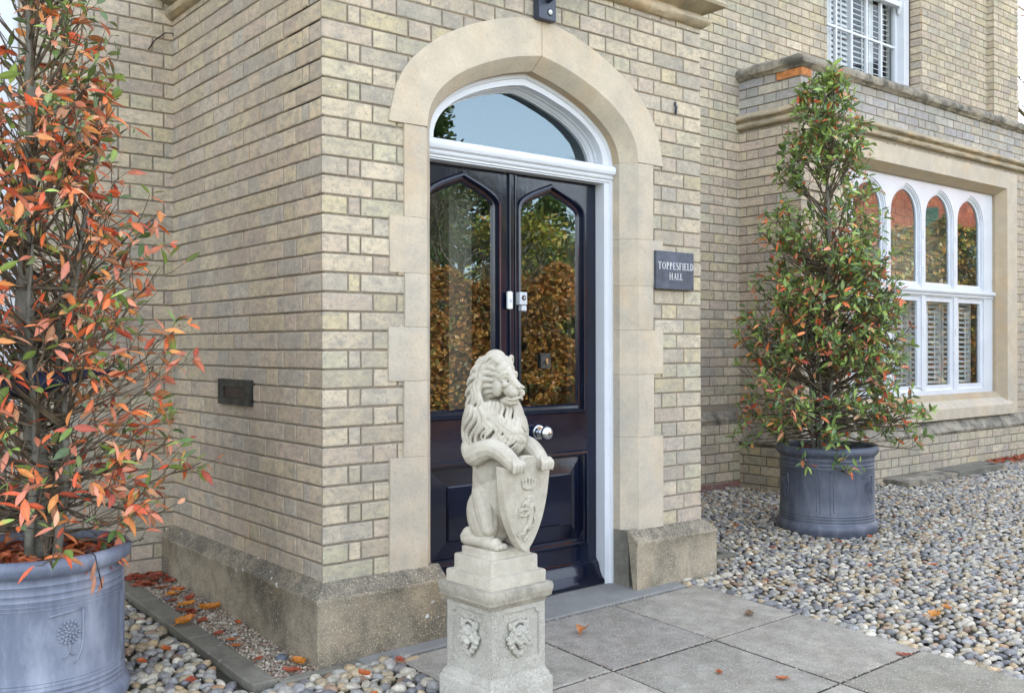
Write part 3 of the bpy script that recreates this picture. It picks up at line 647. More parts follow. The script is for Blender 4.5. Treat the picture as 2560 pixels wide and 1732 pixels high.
def door_leaf(x0, x1, gx0, gx1, px0, px1, label):
    z0, z1 = .055, 2.028
    gc, gh = (gx0+gx1)/2, (gx1-gx0)/2
    pr = [(1, 0), (.985, .13), (.94, .27), (.86, .40), (.74, .52), (.56, .66), (.3, .82), (0, 1)]
    def gl(hw, zb, zs, za): return [(gc-hw, zb), (gc+hw, zb)]+[(gc+hw*u, zs+(za-zs)*v) for u, v in pr]+[(gc-hw*u, zs+(za-zs)*v) for u, v in reversed(pr[:-1])]
    O_ = gl(gh+.044, .905-.012, 1.865, 2.004)
    Pn = [(px0, .235), (px1, .235), (px1, .71), (px0, .71)]
    mb = MB(); plate(mb, [(x0+.002, z0), (x1-.002, z0), (x1-.002, z1), (x0+.002, z1)], [O_, Pn], YD, YD+.045)
    leaf = mb.build('door_leaf', M['black'], H, bevel=.0015)
    if label: leaf['label'] = label
    mb = MB()
    L1 = offset_loop(O_, .006); L2 = offset_loop(O_, .016); L3 = offset_loop(O_, .024); L4 = offset_loop(O_, .036); L5 = offset_loop(O_, .046)
    for A, ya, B, yb in ((O_, YD+.001, L1, YD-.012), (L1, YD-.012, L2, YD-.014), (L2, YD-.014, L2, YD-.002), (L2, YD-.002, L3, YD-.004), (L3, YD-.004, L3, YD+.006), (L3, YD+.006, L4, YD+.008), (L4, YD+.008, L5, YD+.020)): ring(mb, A, ya, B, yb)
    mb.build('glazing_moulding', M['black'], leaf)
    mb = MB(); fill(mb, offset_loop(O_, .044), YD+.018); mb.build('glass_pane', M['glass'], leaf)
    mb = MB(); q = Pn; q1 = offset_loop(q, .007); q2 = offset_loop(q, .018); q3 = offset_loop(q, .030); q4 = offset_loop(q, .036)
    for A, ya, B, yb in ((q, YD+.001, q1, YD-.012), (q1, YD-.012, q2, YD-.014), (q2, YD-.014, q2, YD-.003), (q2, YD-.003, q3, YD-.001), (q3, YD-.001, q4, YD+.020)): ring(mb, A, ya, B, yb)
    mb.build('panel_moulding', M['black'], leaf)
    mb = MB(); f = offset_loop(q, .034); g_ = [(px0+.112, .355), (px1-.112, .355), (px1-.112, .600), (px0+.112, .600)]; g1 = offset_loop(g_, .006)
    ring(mb, f, YD+.022, g_, YD+.006); ring(mb, g_, YD+.006, g_, YD-.002); ring(mb, g_, YD-.002, g1, YD-.006); fill(mb, g1, YD-.006)
    mb.build('raised_panel', M['black'], leaf)
    mb = MB(); sweep(mb, [(x0+.004, YD), (x1-.004, YD)], [(0, .165), (.006, .162), (.008, .152), (.016, .148), (.022, .135), (.03, .105), (.045, .078), (.062, .062), (.062, .048), (0, .045)]); mb.build('weatherboard', M['black'], leaf, True, auto=30)
    return leaf
dl = door_leaf(.553, 1.058, .612, .957, .585, 1.005, None)
dr = door_leaf(1.060, 1.612, 1.139, 1.488, 1.112, 1.552, None)
mb = MB(); sweep(mb, [(1.046, YD), (1.074, YD)], [(0, .165), (.013, .165), (.013, 2.027), (0, 2.027)]); mb.build('meeting_bead', M['black'], dl, bevel=.004)
mb = MB(); sweep(mb, [(1.082, YD), (1.098, YD)], [(0, .165), (.009, .165), (.009, 2.027), (0, 2.027)]); mb.build('stile_bead', M['black'], dr, bevel=.003)
mb = MB()
def disc_y(mb, x, y, z, r, d, seg=28, r2=None): mb.tube([(x, y, z), (x, y-d, z)], [r, r2 or r], seg)
K = (1.232, YD, .811)
mb.tube([(K[0], YD-a, K[2]) for a in (0, .003, .006, .008)], [.036, .036, .033, .024], 32); mb.build('knob_rose', M['chrome'], dr, True, auto=30)
for a in range(4):
    mb = MB(); aa = R_(45+90*a); mb.sphere((K[0]+.027*math.cos(aa), YD-.007, K[2]+.027*math.sin(aa)), .0035, 8, 5); mb.build('screw', M['lens'], dr)
mb = MB(); pr = [(.008, .012), (.02, .0095), (.032, .0095), (.036, .014), (.040, .024), (.048, .031), (.057, .034), (.066, .032), (.073, .025), (.078, .013), (.079, .001)]
mb.tube([(K[0], YD-a, K[2]) for a, r in pr], [r for a, r in pr], 32); mb.build('door_knob', M['chrome'], dr, True)
mb = MB(); mb.box(1.252, 1.314, YD+.004, YD+.016, 1.115, 1.187); lp = mb.build('lock_plate', M['bronze'], dr, bevel=.002)
mb = MB(); mb.tube([(1.283, YD+.004, 1.155), (1.283, YD-.004, 1.155)], .008, 14)
mb.box(1.279, 1.287, YD-.006, YD+.003, 1.135, 1.152); mb.build('keyhole', M['chrome'], dr)
# inside of the porch: dark hall with a pale inner panel behind the left leaf
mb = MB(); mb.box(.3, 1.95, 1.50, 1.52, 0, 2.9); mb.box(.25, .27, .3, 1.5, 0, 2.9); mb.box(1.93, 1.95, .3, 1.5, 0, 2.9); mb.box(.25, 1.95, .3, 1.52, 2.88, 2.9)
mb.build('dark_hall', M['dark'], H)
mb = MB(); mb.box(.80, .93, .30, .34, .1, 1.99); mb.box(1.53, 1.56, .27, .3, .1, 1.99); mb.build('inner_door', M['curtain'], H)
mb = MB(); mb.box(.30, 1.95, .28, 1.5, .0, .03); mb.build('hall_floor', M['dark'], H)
# ================================================================= fittings on the walls (things)
def at_stone(y=-.016): return y
# slate plaque with engraved letters
pq = MB(); px0, px1, pz0, pz1 = 1.832, 2.116, 1.509, 1.700
pq.box(px0, px1, -.034, -.016, pz0, pz1); plq = pq.build('name_plaque', M['slate'], None, bevel=.002); plq_label = tag(plq, 'square dark slate plaque reading TOPPESFIELD HALL on the porch wall', 'plaque')
def stroke_font():
    F = {}
    def V(x, y0=0, y1=1, t=.13): return ('r', x-t/2, y0, x+t/2, y1)
    def Hh(y, x0, x1, t=.055): return ('r', x0, y-t/2, x1, y+t/2)
    def Sf(x, y, w=.3, t=.045): return ('r', x-w/2, y-t/2, x+w/2, y+t/2)
    F['T'] = (.72, [V(.36), Hh(.97, .02, .70), V(.045, .8, .97, .04), V(.675, .8, .97, .04), Sf(.36, .02)])
    F['O'] = (.86, [('o', .43, .5, .39, .5)])
    F['P'] = (.62, [V(.14), ('d', .14, .73, .40, .27), Sf(.14, .02), Sf(.08, .97, .14)])
    F['E'] = (.60, [V(.14), Hh(.97, .03, .54), Hh(.52, .14, .44), Hh(.03, .03, .56), V(.53, .80, .97, .04), V(.55, .03, .22, .04)])
    F['S'] = (.56, [('s', .27, .5)])
    F['F'] = (.56, [V(.14), Hh(.97, .03, .52), Hh(.52, .14, .42), Sf(.14, .02), V(.51, .80, .97, .04)])
    F['I'] = (.30, [V(.15), Sf(.15, .02, .28), Sf(.15, .98, .28)])
    F['L'] = (.56, [V(.14), Hh(.03, .03, .52), Sf(.14, .98, .28), V(.515, .03, .24, .04)])
    F['D'] = (.80, [V(.14), ('d', .14, .5, .58, .5), Sf(.08, .97, .14), Sf(.08, .03, .14)])
    F['H'] = (.82, [V(.16), V(.66), Hh(.52, .16, .66), Sf(.16, .02, .28), Sf(.66, .02, .28), Sf(.16, .98, .28), Sf(.66, .98, .28)])
    F['A'] = (.78, [('l', .14, 0, .40, 1, .05), ('l', .42, 1, .66, 0, .13), Hh(.34, .22, .58), Sf(.13, .02, .24), Sf(.67, .02, .26)])
    return F
FONT = stroke_font()
def letters(mb, txt, cx, zc, h, y, wx=.62, sp=.1):
    tot = sum(FONT[c][0] for c in txt)+sp*(len(txt)-1); x = cx-tot*h*wx/2; zb = zc-h/2
    def pt(a, b): return (x+a*h*wx, y, zb+b*h)
    for c in txt:
        for s_ in FONT[c][1]:
            if s_[0] == 'r': mb.add([pt(s_[1], s_[2]), pt(s_[3], s_[2]), pt(s_[3], s_[4]), pt(s_[1], s_[4])], [(0, 1, 2, 3)])
            elif s_[0] == 'l': t = s_[5]/2; mb.add([pt(s_[1]-t, s_[2]), pt(s_[1]+t, s_[2]), pt(s_[3]+t, s_[4]), pt(s_[3]-t, s_[4])], [(0, 1, 2, 3)])
            elif s_[0] in 'od':
                a0, a1 = (0, 2*math.pi) if s_[0] == 'o' else (-math.pi/2, math.pi/2); m = 18; vs = []
                for i in range(m+1):
                    a = a0+(a1-a0)*i/m; ca, sa = math.cos(a), math.sin(a); vs += [pt(s_[1]+s_[3]*ca, s_[2]+s_[4]*sa), pt(s_[1]+(s_[3]-.135)*ca, s_[2]+(s_[4]-.05)*sa)]
                mb.add(vs, [(2*i, 2*i+1, 2*i+3, 2*i+2) for i in range(m)])
            elif s_[0] == 's':
                P_ = [(.48, .80), (.44, .93), (.30, .985), (.14, .93), (.07, .78), (.14, .63), (.30, .52), (.43, .39), (.47, .22), (.40, .06), (.24, .012), (.10, .06), (.05, .22)]
                T_ = [.04, .05, .05, .08, .12, .13, .13, .13, .12, .08, .05, .05, .04]; vs = []
                for i, (a, b) in enumerate(P_):
                    d = Vector(P_[min(i+1, 12)])-Vector(P_[max(i-1, 0)]); nn = Vector((-d.y, d.x)).normalized()*T_[i]/2; vs += [pt(a+nn.x, b+nn.y), pt(a-nn.x, b-nn.y)]
                mb.add(vs, [(2*i, 2*i+1, 2*i+3, 2*i+2) for i in range(12)])
        x += (FONT[c][0]+sp)*h*wx
mb = MB(); letters(mb, 'TOPPESFIELD', 1.979, 1.627, .036, -.0352, .92, .13); letters(mb, 'HALL', 1.977, 1.574, .034, -.0352, .95, .13)
mb.build('lettering', M['letter'], plq, fix=False)
# letter box in the side wall
lb = MB(); bx = -.024
def sideplate(mb, ys, zs, hy, hz, x0, x1):
    (a, b), (c, d) = ys, zs
    mb.box(x0, x1, a, hy[0], c, d); mb.box(x0, x1, hy[1], b, c, d); mb.box(x0, x1, hy[0], hy[1], c, hz[0]); mb.box(x0, x1, hy[0], hy[1], hz[1], d)
sideplate(lb, (.625, .978), (.962, 1.077), (.690, .922), (.992, 1.042), -.024, -.008)
lbo = lb.build('letter_box', M['bronze'], None, bevel=.0015); tag(lbo, 'dark bronze letter slot set in the side wall of the porch', 'letter box')
mb = MB(); mb.box(-.016, -.010, .688, .924, .990, 1.044); mb.build('flap', M['bronze_flap'], lbo, bevel=.001)
# door bells
def pill(mb, x0, x1, y0, y1, z0, z1): mb.box(x0, x1, y0, y1, z0, z1)
mb = MB(); pill(mb, 1.022, 1.052, YD-.032, YD-.012, 1.392, 1.476); db = mb.build('door_bell', M['plastic'], None, bevel=.008); tag(db, 'white door bell with round grey button on the left door edge', 'door bell')
mb = MB(); mb.tube([(1.038, YD-.030, 1.432), (1.038, YD-.035, 1.432)], .009, 20); mb.build('button', M['grey_plastic'], db)
mb = MB(); mb.box(1.085, 1.130, YD-.040, YD-.008, 1.414, 1.474); mb.box(1.100, 1.130, YD-.036, YD-.008, 1.386, 1.412); vb = mb.build('door_bell', M['grey_plastic'], None, bevel=.004); tag(vb, 'pale grey stepped door bell camera with round dark lens on the right door edge', 'door bell')
mb = MB(); mb.tube([(1.108, YD-.038, 1.447), (1.108, YD-.045, 1.447)], [.0125, .010], 24); mb.build('lens', M['lens'], vb)
mb = MB(); mb.tube([(1.108, YD-.044, 1.447), (1.108, YD-.048, 1.447)], [.005, .003], 16); mb.build('lens_ring', M['plastic'], vb)
# wall lamp over the arch (lantern is above the picture)
wl = empty('wall_lamp', 'dark grey wall lamp with small round sensor above the stone arch', 'lamp', (1.102, -.016, 2.70))
mb = MB(); mb.box(1.048, 1.150, -.052, -.012, 2.692, 2.86); mb.build('back_box', M['lamp'], wl, bevel=.003)
mb = MB(); mb.sphere((1.112, -.053, 2.728), (.012, .010, .012), 14, 9); mb.build('sensor', M['plastic'], wl, True)
mb = MB(); mb.tube([(1.112, -.052, 2.728), (1.112, -.056, 2.728)], [.017, .014], 20); mb.build('sensor_ring', M['lens'], wl)
mb = MB(); mb.tube([(1.10, -.05, 2.775), (1.10, -.10, 2.785), (1.10, -.16, 2.80), (1.10, -.20, 2.83), (1.10, -.21, 2.88)], .011, 12); mb.build('arm', M['lamp'], wl, True)
mb = MB(); mb.lathe([(.001, 2.875), (.035, 2.88), (.05, 2.90), (.052, 2.91), (.062, 3.06), (.075, 3.07), (.05, 3.12), (.01, 3.16), (.001, 3.16)], 24, (1.10, -.21, 0)); mb.build('lantern', M['lamp'], wl, True, auto=30)
# black cable clipped in the corner under the cornice
mb = MB(); mb.tube([(.0-.002, 1.585, 2.795), (-.012, 1.572, 2.815), (-.05, 1.575, 2.81), (-.10, 1.585, 2.765), (-.13, 1.587, 2.715)], .0032, 6); cb = mb.build('cable', M['dark'], None, True); tag(cb, 'thin black cable end sticking out of the wall corner below the porch cornice', 'cable')
mb = MB(); mb.tube([(1.995, -.012, 2.47), (1.997, -.022, 2.44), (1.996, -.017, 2.405)], [.003, .008, .005], 8); mb.build('wall_stub', M['lamp'], H, True)
# ================================================================= GROUND
def gzf(x, y):
    yy = max(-4.0, min(y, 1.62)); xx = max(-4, min(x, 9)); return .005+.01*xx+.04*yy
def sheet(name, x0, x1, y0, y1, dz, mat, nx=40, ny=30, kind='structure', thick=None):
    mb = MB(); xs = np.linspace(x0, x1, nx+1); ys = np.linspace(y0, y1, ny+1)
    vs = [(x, y, gzf(x, y)+dz) for y in ys for x in xs]
    fs = [(j*(nx+1)+i, j*(nx+1)+i+1, (j+1)*(nx+1)+i+1, (j+1)*(nx+1)+i) for j in range(ny) for i in range(nx)]
    mb.add(vs, fs); o = mb.build(name, mat, fix=False); tag(o, kind=kind); return o
sheet('ground', -9, 12, -5, 1.7, -.012, M['ground'])
g = sheet('terrain', -300, 300, -300, 300, -.06, M['grass'], 150, 150)
sheet('drive', -30, 40, -12, -5.2, -.03, simple('pale_gravel_drive', (.40, .36, .29), .9, .2, 1, 20), 70, 8)
# paving slabs (path) on the sloping plane
GX, GY, GS = 1.41, -.15, .59
mb = MB(); rs = random.Random(5)
def slab(mb, x0, x1, y0, y1, top=0., th=.05, e=.004, col=None):
    def z(x, y, d): return gzf(x, y)+d
    c = [(x0, y0), (x1, y0), (x1, y1), (x0, y1)]; i_ = [(x0+e, y0+e), (x1-e, y0+e), (x1-e, y1-e), (x0+e, y1-e)]
    vs = [(x, y, z(x, y, top-th)) for x, y in c]+[(x, y, z(x, y, top-.004)) for x, y in c]+[(x, y, z(x, y, top)) for x, y in i_]
    mb.add(vs, [(8, 9, 10, 11)]+[(i, (i+1) % 4, 4+(i+1) % 4, 4+i) for i in range(4)]+[(4+i, 4+(i+1) % 4, 8+(i+1) % 4, 8+i) for i in range(4)], col)
for i in range(-2, 1):
    for j in range(0, 6):
        x0, y1 = GX+i*GS, GY-j*GS
        slab(mb, x0+.0055, x0+GS-.0055, y1-GS+.0055, y1-.0055, .012+rs.uniform(-.002, .002), .05, .007, (lambda k: (k, k*rs.uniform(.97, 1.0), k*rs.uniform(.93, 1.0)))(rs.uniform(.78, 1.08)))
pth = mb.build('path', M['slab']); tag(pth, kind='structure')
mb = MB(); slab(mb, GX-2*GS-.003, GX+GS+.003, GY-6*GS, GY, .0065, .04, .003); o = mb.build('path_bedding', simple('dark_joint_sand', (.03, .027, .022), .95, .2, .5)); tag(o, kind='structure')
mb = MB(); slab(mb, .10, 1.93, -.142, .20, .016, .06, .006); slab(mb, .53, 1.66, .196, .33, .018, .06, .004); ds = mb.build('doorstep', M['step']); tag(ds, kind='structure')
# kerb stones and gravel strip along the side wall
mb = MB()
for a, b in ((-.09, .52), (.524, 1.13), (1.134, 1.55)): slab(mb, -.335, -.238, a, b, .022, .08, .008)
slab(mb, -.235, .10, -.125, -.075, .018, .08, .008)
kb = mb.build('kerb', M['kerb']); tag(kb, kind='structure')
# ---- pebbles
def ico(sub):
    bm = bmesh.new(); bmesh.ops.create_icosphere(bm, subdivisions=sub, radius=1)
    v = np.array([x.co[:] for x in bm.verts]); bm.verts.index_update(); f = np.array([[q.index for q in x.verts] for x in bm.faces]); bm.free()
    return v, f
def pebble_mesh(name, pts, sub, mat, cols, seed, kind='stuff', flat=(.55, .8), label=None, elong=(1.0, 1.6), tilt=.4, sink=.0):
    """pts: array x,y,z,size"""
    rg = np.random.default_rng(seed); n = len(pts); v, f = ico(sub)
    if sub <= 2:                                   # drop the hidden undersides
        keep = v[f].mean(1)[:, 2] > -.35; f = f[keep]; used = np.unique(f); mp = -np.ones(len(v), int); mp[used] = np.arange(len(used)); v = v[used]; f = mp[f]
    V = np.repeat(v[None], n, 0)
    # lumpy shapes
    a = rg.uniform(-.16, .16, (n, 3, 3)); V = V+np.einsum('nij,nkj->nki', a, V)+.10*np.sin(V*2.3+rg.uniform(0, 6, (n, 1, 3)))
    s = pts[:, 3]; el = rg.uniform(*elong, n); fl = rg.uniform(*flat, n)
    V[:, :, 0] *= (s*el**.6)[:, None]; V[:, :, 1] *= (s/el**.4)[:, None]; V[:, :, 2] *= (s*fl)[:, None]
    tx = rg.normal(0, tilt, n); c_, s_ = np.cos(tx), np.sin(tx); Y, Z = V[:, :, 1].copy(), V[:, :, 2].copy()
    V[:, :, 1] = Y*c_[:, None]-Z*s_[:, None]; V[:, :, 2] = Y*s_[:, None]+Z*c_[:, None]
    az = rg.uniform(0, math.pi, n); c_, s_ = np.cos(az), np.sin(az); X, Y = V[:, :, 0].copy(), V[:, :, 1].copy()
    V[:, :, 0] = X*c_[:, None]-Y*s_[:, None]; V[:, :, 1] = X*s_[:, None]+Y*c_[:, None]
    V[:, :, 0] += pts[:, 0:1]; V[:, :, 1] += pts[:, 1:2]; V[:, :, 2] += (pts[:, 2]+s*fl*sink)[:, None]
    F = (f[None]+(np.arange(n)*len(v))[:, None, None]).reshape(-1, 3); V = V.reshape(-1, 3)
    me = bpy.data.meshes.new(name); me.vertices.add(len(V)); me.vertices.foreach_set('co', V.astype(np.float32).ravel())
    me.loops.add(F.size); me.loops.foreach_set('vertex_index', F.astype(np.int32).ravel())
    me.polygons.add(len(F)); me.polygons.foreach_set('loop_start', np.arange(0, F.size, 3, dtype=np.int32)); me.polygons.foreach_set('loop_total', np.full(len(F), 3, dtype=np.int32))
    me.polygons.foreach_set('use_smooth', np.ones(len(F), dtype=bool)); me.update(calc_edges=True)
    cc = np.array([c[1:] for c in cols], float)*np.array([1.07, 1.03, .97]); pw = np.array([c[0] for c in cols], float); pw /= pw.sum()
    ci = cc[rg.choice(len(cols), n, p=pw)]*rg.uniform(.75, 1.25, (n, 1)); A = np.ones((len(V), 4), np.float32); A[:, :3] = np.repeat(ci, len(v), 0)
    at = me.color_attributes.new('tint', 'FLOAT_COLOR', 'POINT'); at.data.foreach_set('color', A.ravel())
    me.materials.append(mat); o = bpy.data.objects.new(name, me); COL.objects.link(o); tag(o, kind=kind); return o
PCOL = [(4.5, .22, .22, .22), (4, .29, .28, .255), (3.4, .36, .335, .275), (3.8, .33, .275, .185), (1.0, .37, .28, .17), (2, .14, .14, .15), (.25, .34, .21, .12), (2.4, .45, .42, .35), (.8, .25, .17, .12)]
GCOL = [(4, .36, .31, .24), (3, .28, .23, .18), (2, .42, .39, .33), (1.3, .16, .12, .10), (1, .25, .15, .10)]
def hexgrid(x0, x1, y0, y1, st, jit, rg):
    xs = np.arange(x0, x1, st); ys = np.arange(y0, y1, st*.84); X, Y = np.meshgrid(xs, ys); X = X+(np.arange(len(ys)) % 2)[:, None]*st*.5
    X = X+rg.uniform(-jit, jit, X.shape)*st; Y = Y+rg.uniform(-jit, jit, Y.shape)*st; return X.ravel(), Y.ravel()
rg = np.random.default_rng(11)
def inbox(X, Y, x0, x1, y0, y1): return (X > x0) & (X < x1) & (Y > y0) & (Y < y1)
def exclude(X, Y):
    b = inbox(X, Y, GX-2*GS-.012, GX+GS+.012, -5, -.15)           # path
    b |= inbox(X, Y, .085, 1.945, -.155, .4)                        # step
    b |= inbox(X, Y, -.35, .11, -.14, 1.6)                        # kerb + strip
    b |= inbox(X, Y, -.09, PW+.085, -.085, 1.7)                       # porch
    b |= inbox(X, Y, -9, 12, 1.53, 3); b |= inbox(X, Y, BX-.08, 12, .945, 3)
    b |= inbox(X, Y, 5.60, 7.30, .70, 1.0); b |= inbox(X, Y, 2.26, 2.66, .12, .42)
    return b
far = []; near = []
X, Y = hexgrid(-1.6, .25, -2.2, 1.6, .047, .26, rg); k = ~exclude(X, Y); near.append(np.c_[X[k], Y[k]])
X, Y = hexgrid(1.9, 3.7, -2.2, 1.6, .046, .24, rg); k = ~exclude(X, Y); near.append(np.c_[X[k], Y[k]])
X, Y = hexgrid(3.7, 9.5, -2.0, 1.6, .0465, .24, rg); k = ~exclude(X, Y) & (Y > -1.3-.0*X); far.append(np.c_[X[k], Y[k]])
X, Y = hexgrid(-3.2, -1.6, -1, 1.6, .05, .24, rg); k = ~exclude(X, Y); far.append(np.c_[X[k], Y[k]])
def mkpts(P_, s0, s1, dz=0, jitz=.0022):
    x, y = P_[:, 0], P_[:, 1]; z = .005+.01*np.clip(x, -4, 9)+.04*np.clip(y, -4, 1.62)+dz+rg.uniform(-jitz, jitz, len(x)); return np.c_[x, y, z, rg.uniform(s0, s1, len(x))]
A = near[0]; pebble_mesh('cobbles', mkpts(A, .0165, .0265, -.006), 3, M['pebble'], PCOL, 1)
A = near[1]; pebble_mesh('cobbles', mkpts(A, .0145, .0222, -.006), 2, M['pebble'], PCOL, 2)
A = np.vstack(far); pebble_mesh('cobbles', mkpts(A, .0145, .0222, -.006), 1 if len(A) > 30000 else 2, M['pebble'], PCOL, 3)
# edge rows of bigger stones beside the path
E_ = [(2.012+rg.uniform(-.004, .012), y) for y in np.arange(-2.6, -.06, .047)]+[(x, -.115+rg.uniform(-.01, .01)) for x in np.arange(1.97, 2.3, .045)]+[(x, y) for y in (-.135, -.178) for x in np.arange(-.30, .30, .048)]+[(.20, y) for y in np.arange(-.45, -.2, .045)]
pebble_mesh('edge_cobbles', mkpts(np.array(E_), .024, .030, .002), 3, M['pebble'], PCOL, 4)
# fine gravel in the strip, and loose grit between the cobbles
n = 5200; X = rg.uniform(-.236, -.066, n); Y = rg.uniform(-.075, 1.56, n); pebble_mesh('gravel', mkpts(np.c_[X, Y], .004, .0085, .004, .007), 1, M['pebble'], GCOL, 5, flat=(.5, 1), tilt=.8)
n = 2600; X = np.r_[rg.uniform(-.9, .25, n//2), rg.uniform(1.95, 4.5, n//2)]; Y = rg.uniform(-1.6, 1.4, n); k = ~exclude(X, Y); pebble_mesh('grit', mkpts(np.c_[X, Y][k], .003, .007, -.002, .004), 1, M['pebble'], GCOL, 6)
JP = []
for i in range(-2, 2): JP += [(GX+i*GS+rg.normal(0, .006), rg.uniform(GY-4*GS, GY)) for _ in range(110)]
for j in range(0, 5): JP += [(rg.uniform(GX-2*GS, GX+GS), GY-j*GS+rg.normal(0, .006)) for _ in range(110)]
JP += [(GX+GS+abs(rg.normal(0, .03))*-1, rg.uniform(GY-4*GS, GY)) for _ in range(120)]
pebble_mesh('joint_grit', mkpts(np.array(JP), .0018, .0045, .010, .002), 1, M['pebble'], GCOL, 8)
# stray stones in the strip are things of their own
for i, (x, y, s_, c) in enumerate([(-.12, .13, .026, (.13, .16, .21)), (-.20, 1.13, .022, (.12, .12, .15)), (-.135, 1.20, .028, (.19, .13, .11)), (-.15, .50, .018, (.33, .33, .32))]):
    o = pebble_mesh('loose_stone', np.array([[x, y, gzf(x, y)+.006, s_]]), 3, M['pebble'], [(1, *c)], 20+i, kind='thing', flat=(.6, .7))
    tag(o, ['blue grey rounded stone lying on the gravel strip near the corner', 'dark slate stone at the far end of the gravel strip by the kerb', 'brown flat stone at the far end of the gravel strip by the wall', 'small white stone among leaves half way along the gravel strip'][i], 'stone')
# flat stone covers beside the bay
mb = MB(); slab(mb, 5.62, 6.44, .72, BY-.075, .035, .08, .01); o = mb.build('stone_cover', M['coping']); tag(o, 'lichen spotted flat stone cover beside the blue grey planter', 'paving slab')
mb = MB(); slab(mb, 6.45, 7.28, .72, BY-.075, .042, .08, .01); o = mb.build('stone_cover', M['kerb']); tag(o, 'plain grey flat stone cover with a notch further along the bay', 'paving slab')
mb = MB(); slab(mb, 7.10, 7.22, .74, .80, .0425, .002, .001); mb.build('notch', M['dark'], o)  # thin dark plate on the cover, painting the shade of a recess
# sunken drain behind the right porch plinth
dr_ = empty('drain_gully', 'small sunken stone drain beside the right end of the porch plinth', 'drain', (2.46, .27, gzf(2.46, .27)))
mb = MB(); z = gzf(2.46, .27)
for a in ((2.27, 2.66, .12, .17), (2.27, 2.66, .37, .42), (2.61, 2.66, .17, .37)): mb.box(a[0], a[1], a[2], a[3], z-.08, z+.014)
mb.build('rim', M['kerb'], dr_, bevel=.006)
mb = MB(); mb.box(2.27, 2.61, .17, .37, z-.008, z-.004); mb.build('grate', M['dark'], dr_)
# ================================================================= STATUE AND PEDESTAL
SX, SY = .332, -.642
GZ0 = gzf(SX, SY)+.008
def sqsweep(mb, prof, cx=SX, cy=SY, rot=0, step=.02, rough=.0006, seed=0, rc=.004):
    """square column: profile [(half-width, z)] bottom to top, slightly rounded corners"""
    vs = []; n = 0; pts0 = []
    m = 8
    for side in range(4):
        for i in range(m): pts0.append((side, -1+2*(i+.0)/m if i else -.985, ))
    ang = R_(rot); k = None
    for hw, z in prof:
        ring_ = []
        for side in range(4):
            for t in (-.97, -.9, -.5, 0, .5, .9, .97):
                x, y = hw, t*hw
                if abs(t) > .96: x -= rc*.35
                a = side*math.pi/2; X_, Y_ = x*math.cos(a)-y*math.sin(a), x*math.sin(a)+y*math.cos(a)
                nn = noise.noise(Vector((X_*18+seed, Y_*18, z*18)))*rough*2
                X_, Y_ = X_*(1+nn/hw), Y_*(1+nn/hw)
                ring_.append((cx+X_*math.cos(ang)-Y_*math.sin(ang), cy+X_*math.sin(ang)+Y_*math.cos(ang), z+nn*.5))
        k = len(ring_); vs += ring_
    fs = [(i*k+j, i*k+(j+1) % k, (i+1)*k+(j+1) % k, (i+1)*k+j) for i in range(len(prof)-1) for j in range(k)]
    fs.append(tuple(range(k-1, -1, -1))); fs.append(tuple((len(prof)-1)*k+j for j in range(k))); mb.add(vs, fs)
ROT = 2.5
PED = empty('pedestal', 'square cast stone pedestal with lion masks standing on the paving before the door', 'pedestal', (SX, SY, GZ0))
mb = MB(); sqsweep(mb, [(.145, GZ0-.01), (.145, .052), (.143, .060), (.139, .064), (.138, .070), (.133, .080), (.127, .088), (.125, .096)], rot=ROT); mb.build('base', M['pedestal'], PED, True, auto=35)
# shaft: four faces with sunk panels (scooped corners)
mb = MB(); hw = .1225; z0s, z1s = .095, .330
def face_pt(side, a, z, d):
    ang = R_(ROT)+side*math.pi/2; x, y = hw+d, a
    return (SX+x*math.cos(ang)-y*math.sin(ang), SY+x*math.sin(ang)+y*math.cos(ang), z)
def panel_loop(s, r=.018):
    a0, a1, b0, b1 = -hw+.026+s, hw-.026-s, z0s+.022+s, z1s-.022-s; L = []
    for cx_, cz_, st in ((a0, b0, 0), (a1, b0, 1), (a1, b1, 2), (a0, b1, 3)):
        for i in range(6):
            t = i/5*math.pi/2
            # concave quarter circle around the corner
            if st == 0: p = (cx_+r*math.sin(t)*1, cz_+r*math.cos(t)); 
            elif st == 1: p = (cx_-r*math.cos(t), cz_+r*math.sin(t))
            elif st == 2: p = (cx_-r*math.sin(t), cz_-r*math.cos(t))
            else: p = (cx_+r*math.cos(t), cz_-r*math.sin(t))
            L.append(p)
    return L
for side in range(4):
    o = [(-hw, z0s), (hw, z0s), (hw, z1s), (-hw, z1s)]; A = panel_loop(0); B = panel_loop(.004)
    tris = tessellate_polygon([[Vector((x, z, 0)) for x, z in o], [Vector((x, z, 0)) for x, z in A]]); pts = o+A
    mb.add([face_pt(side, a, z, 0) for a, z in pts], [tuple(t) for t in tris])
    n = len(A); mb.add([face_pt(side, a, z, 0) for a, z in A]+[face_pt(side, a, z, -.008) for a, z in B], [(i, (i+1) % n, n+(i+1) % n, n+i) for i in range(n)])
    tris = tessellate_polygon([[Vector((x, z, 0)) for x, z in B]]); mb.add([face_pt(side, a, z, -.008) for a, z in B], [tuple(t) for t in tris])
shaft = mb.build('shaft', M['pedestal'], PED)
mb = MB(); sqsweep(mb, [(.124, .326), (.130, .329), (.133, .336), (.136, .342), (.1455, .346), (.1475, .352), (.1475, .356), (.149, .360), (.151, .368), (.151, .382), (.148, .390), (.14, .393)], rot=ROT, rough=.0012, rc=.02); mb.build('cap', M['cap'], PED, True, auto=38)
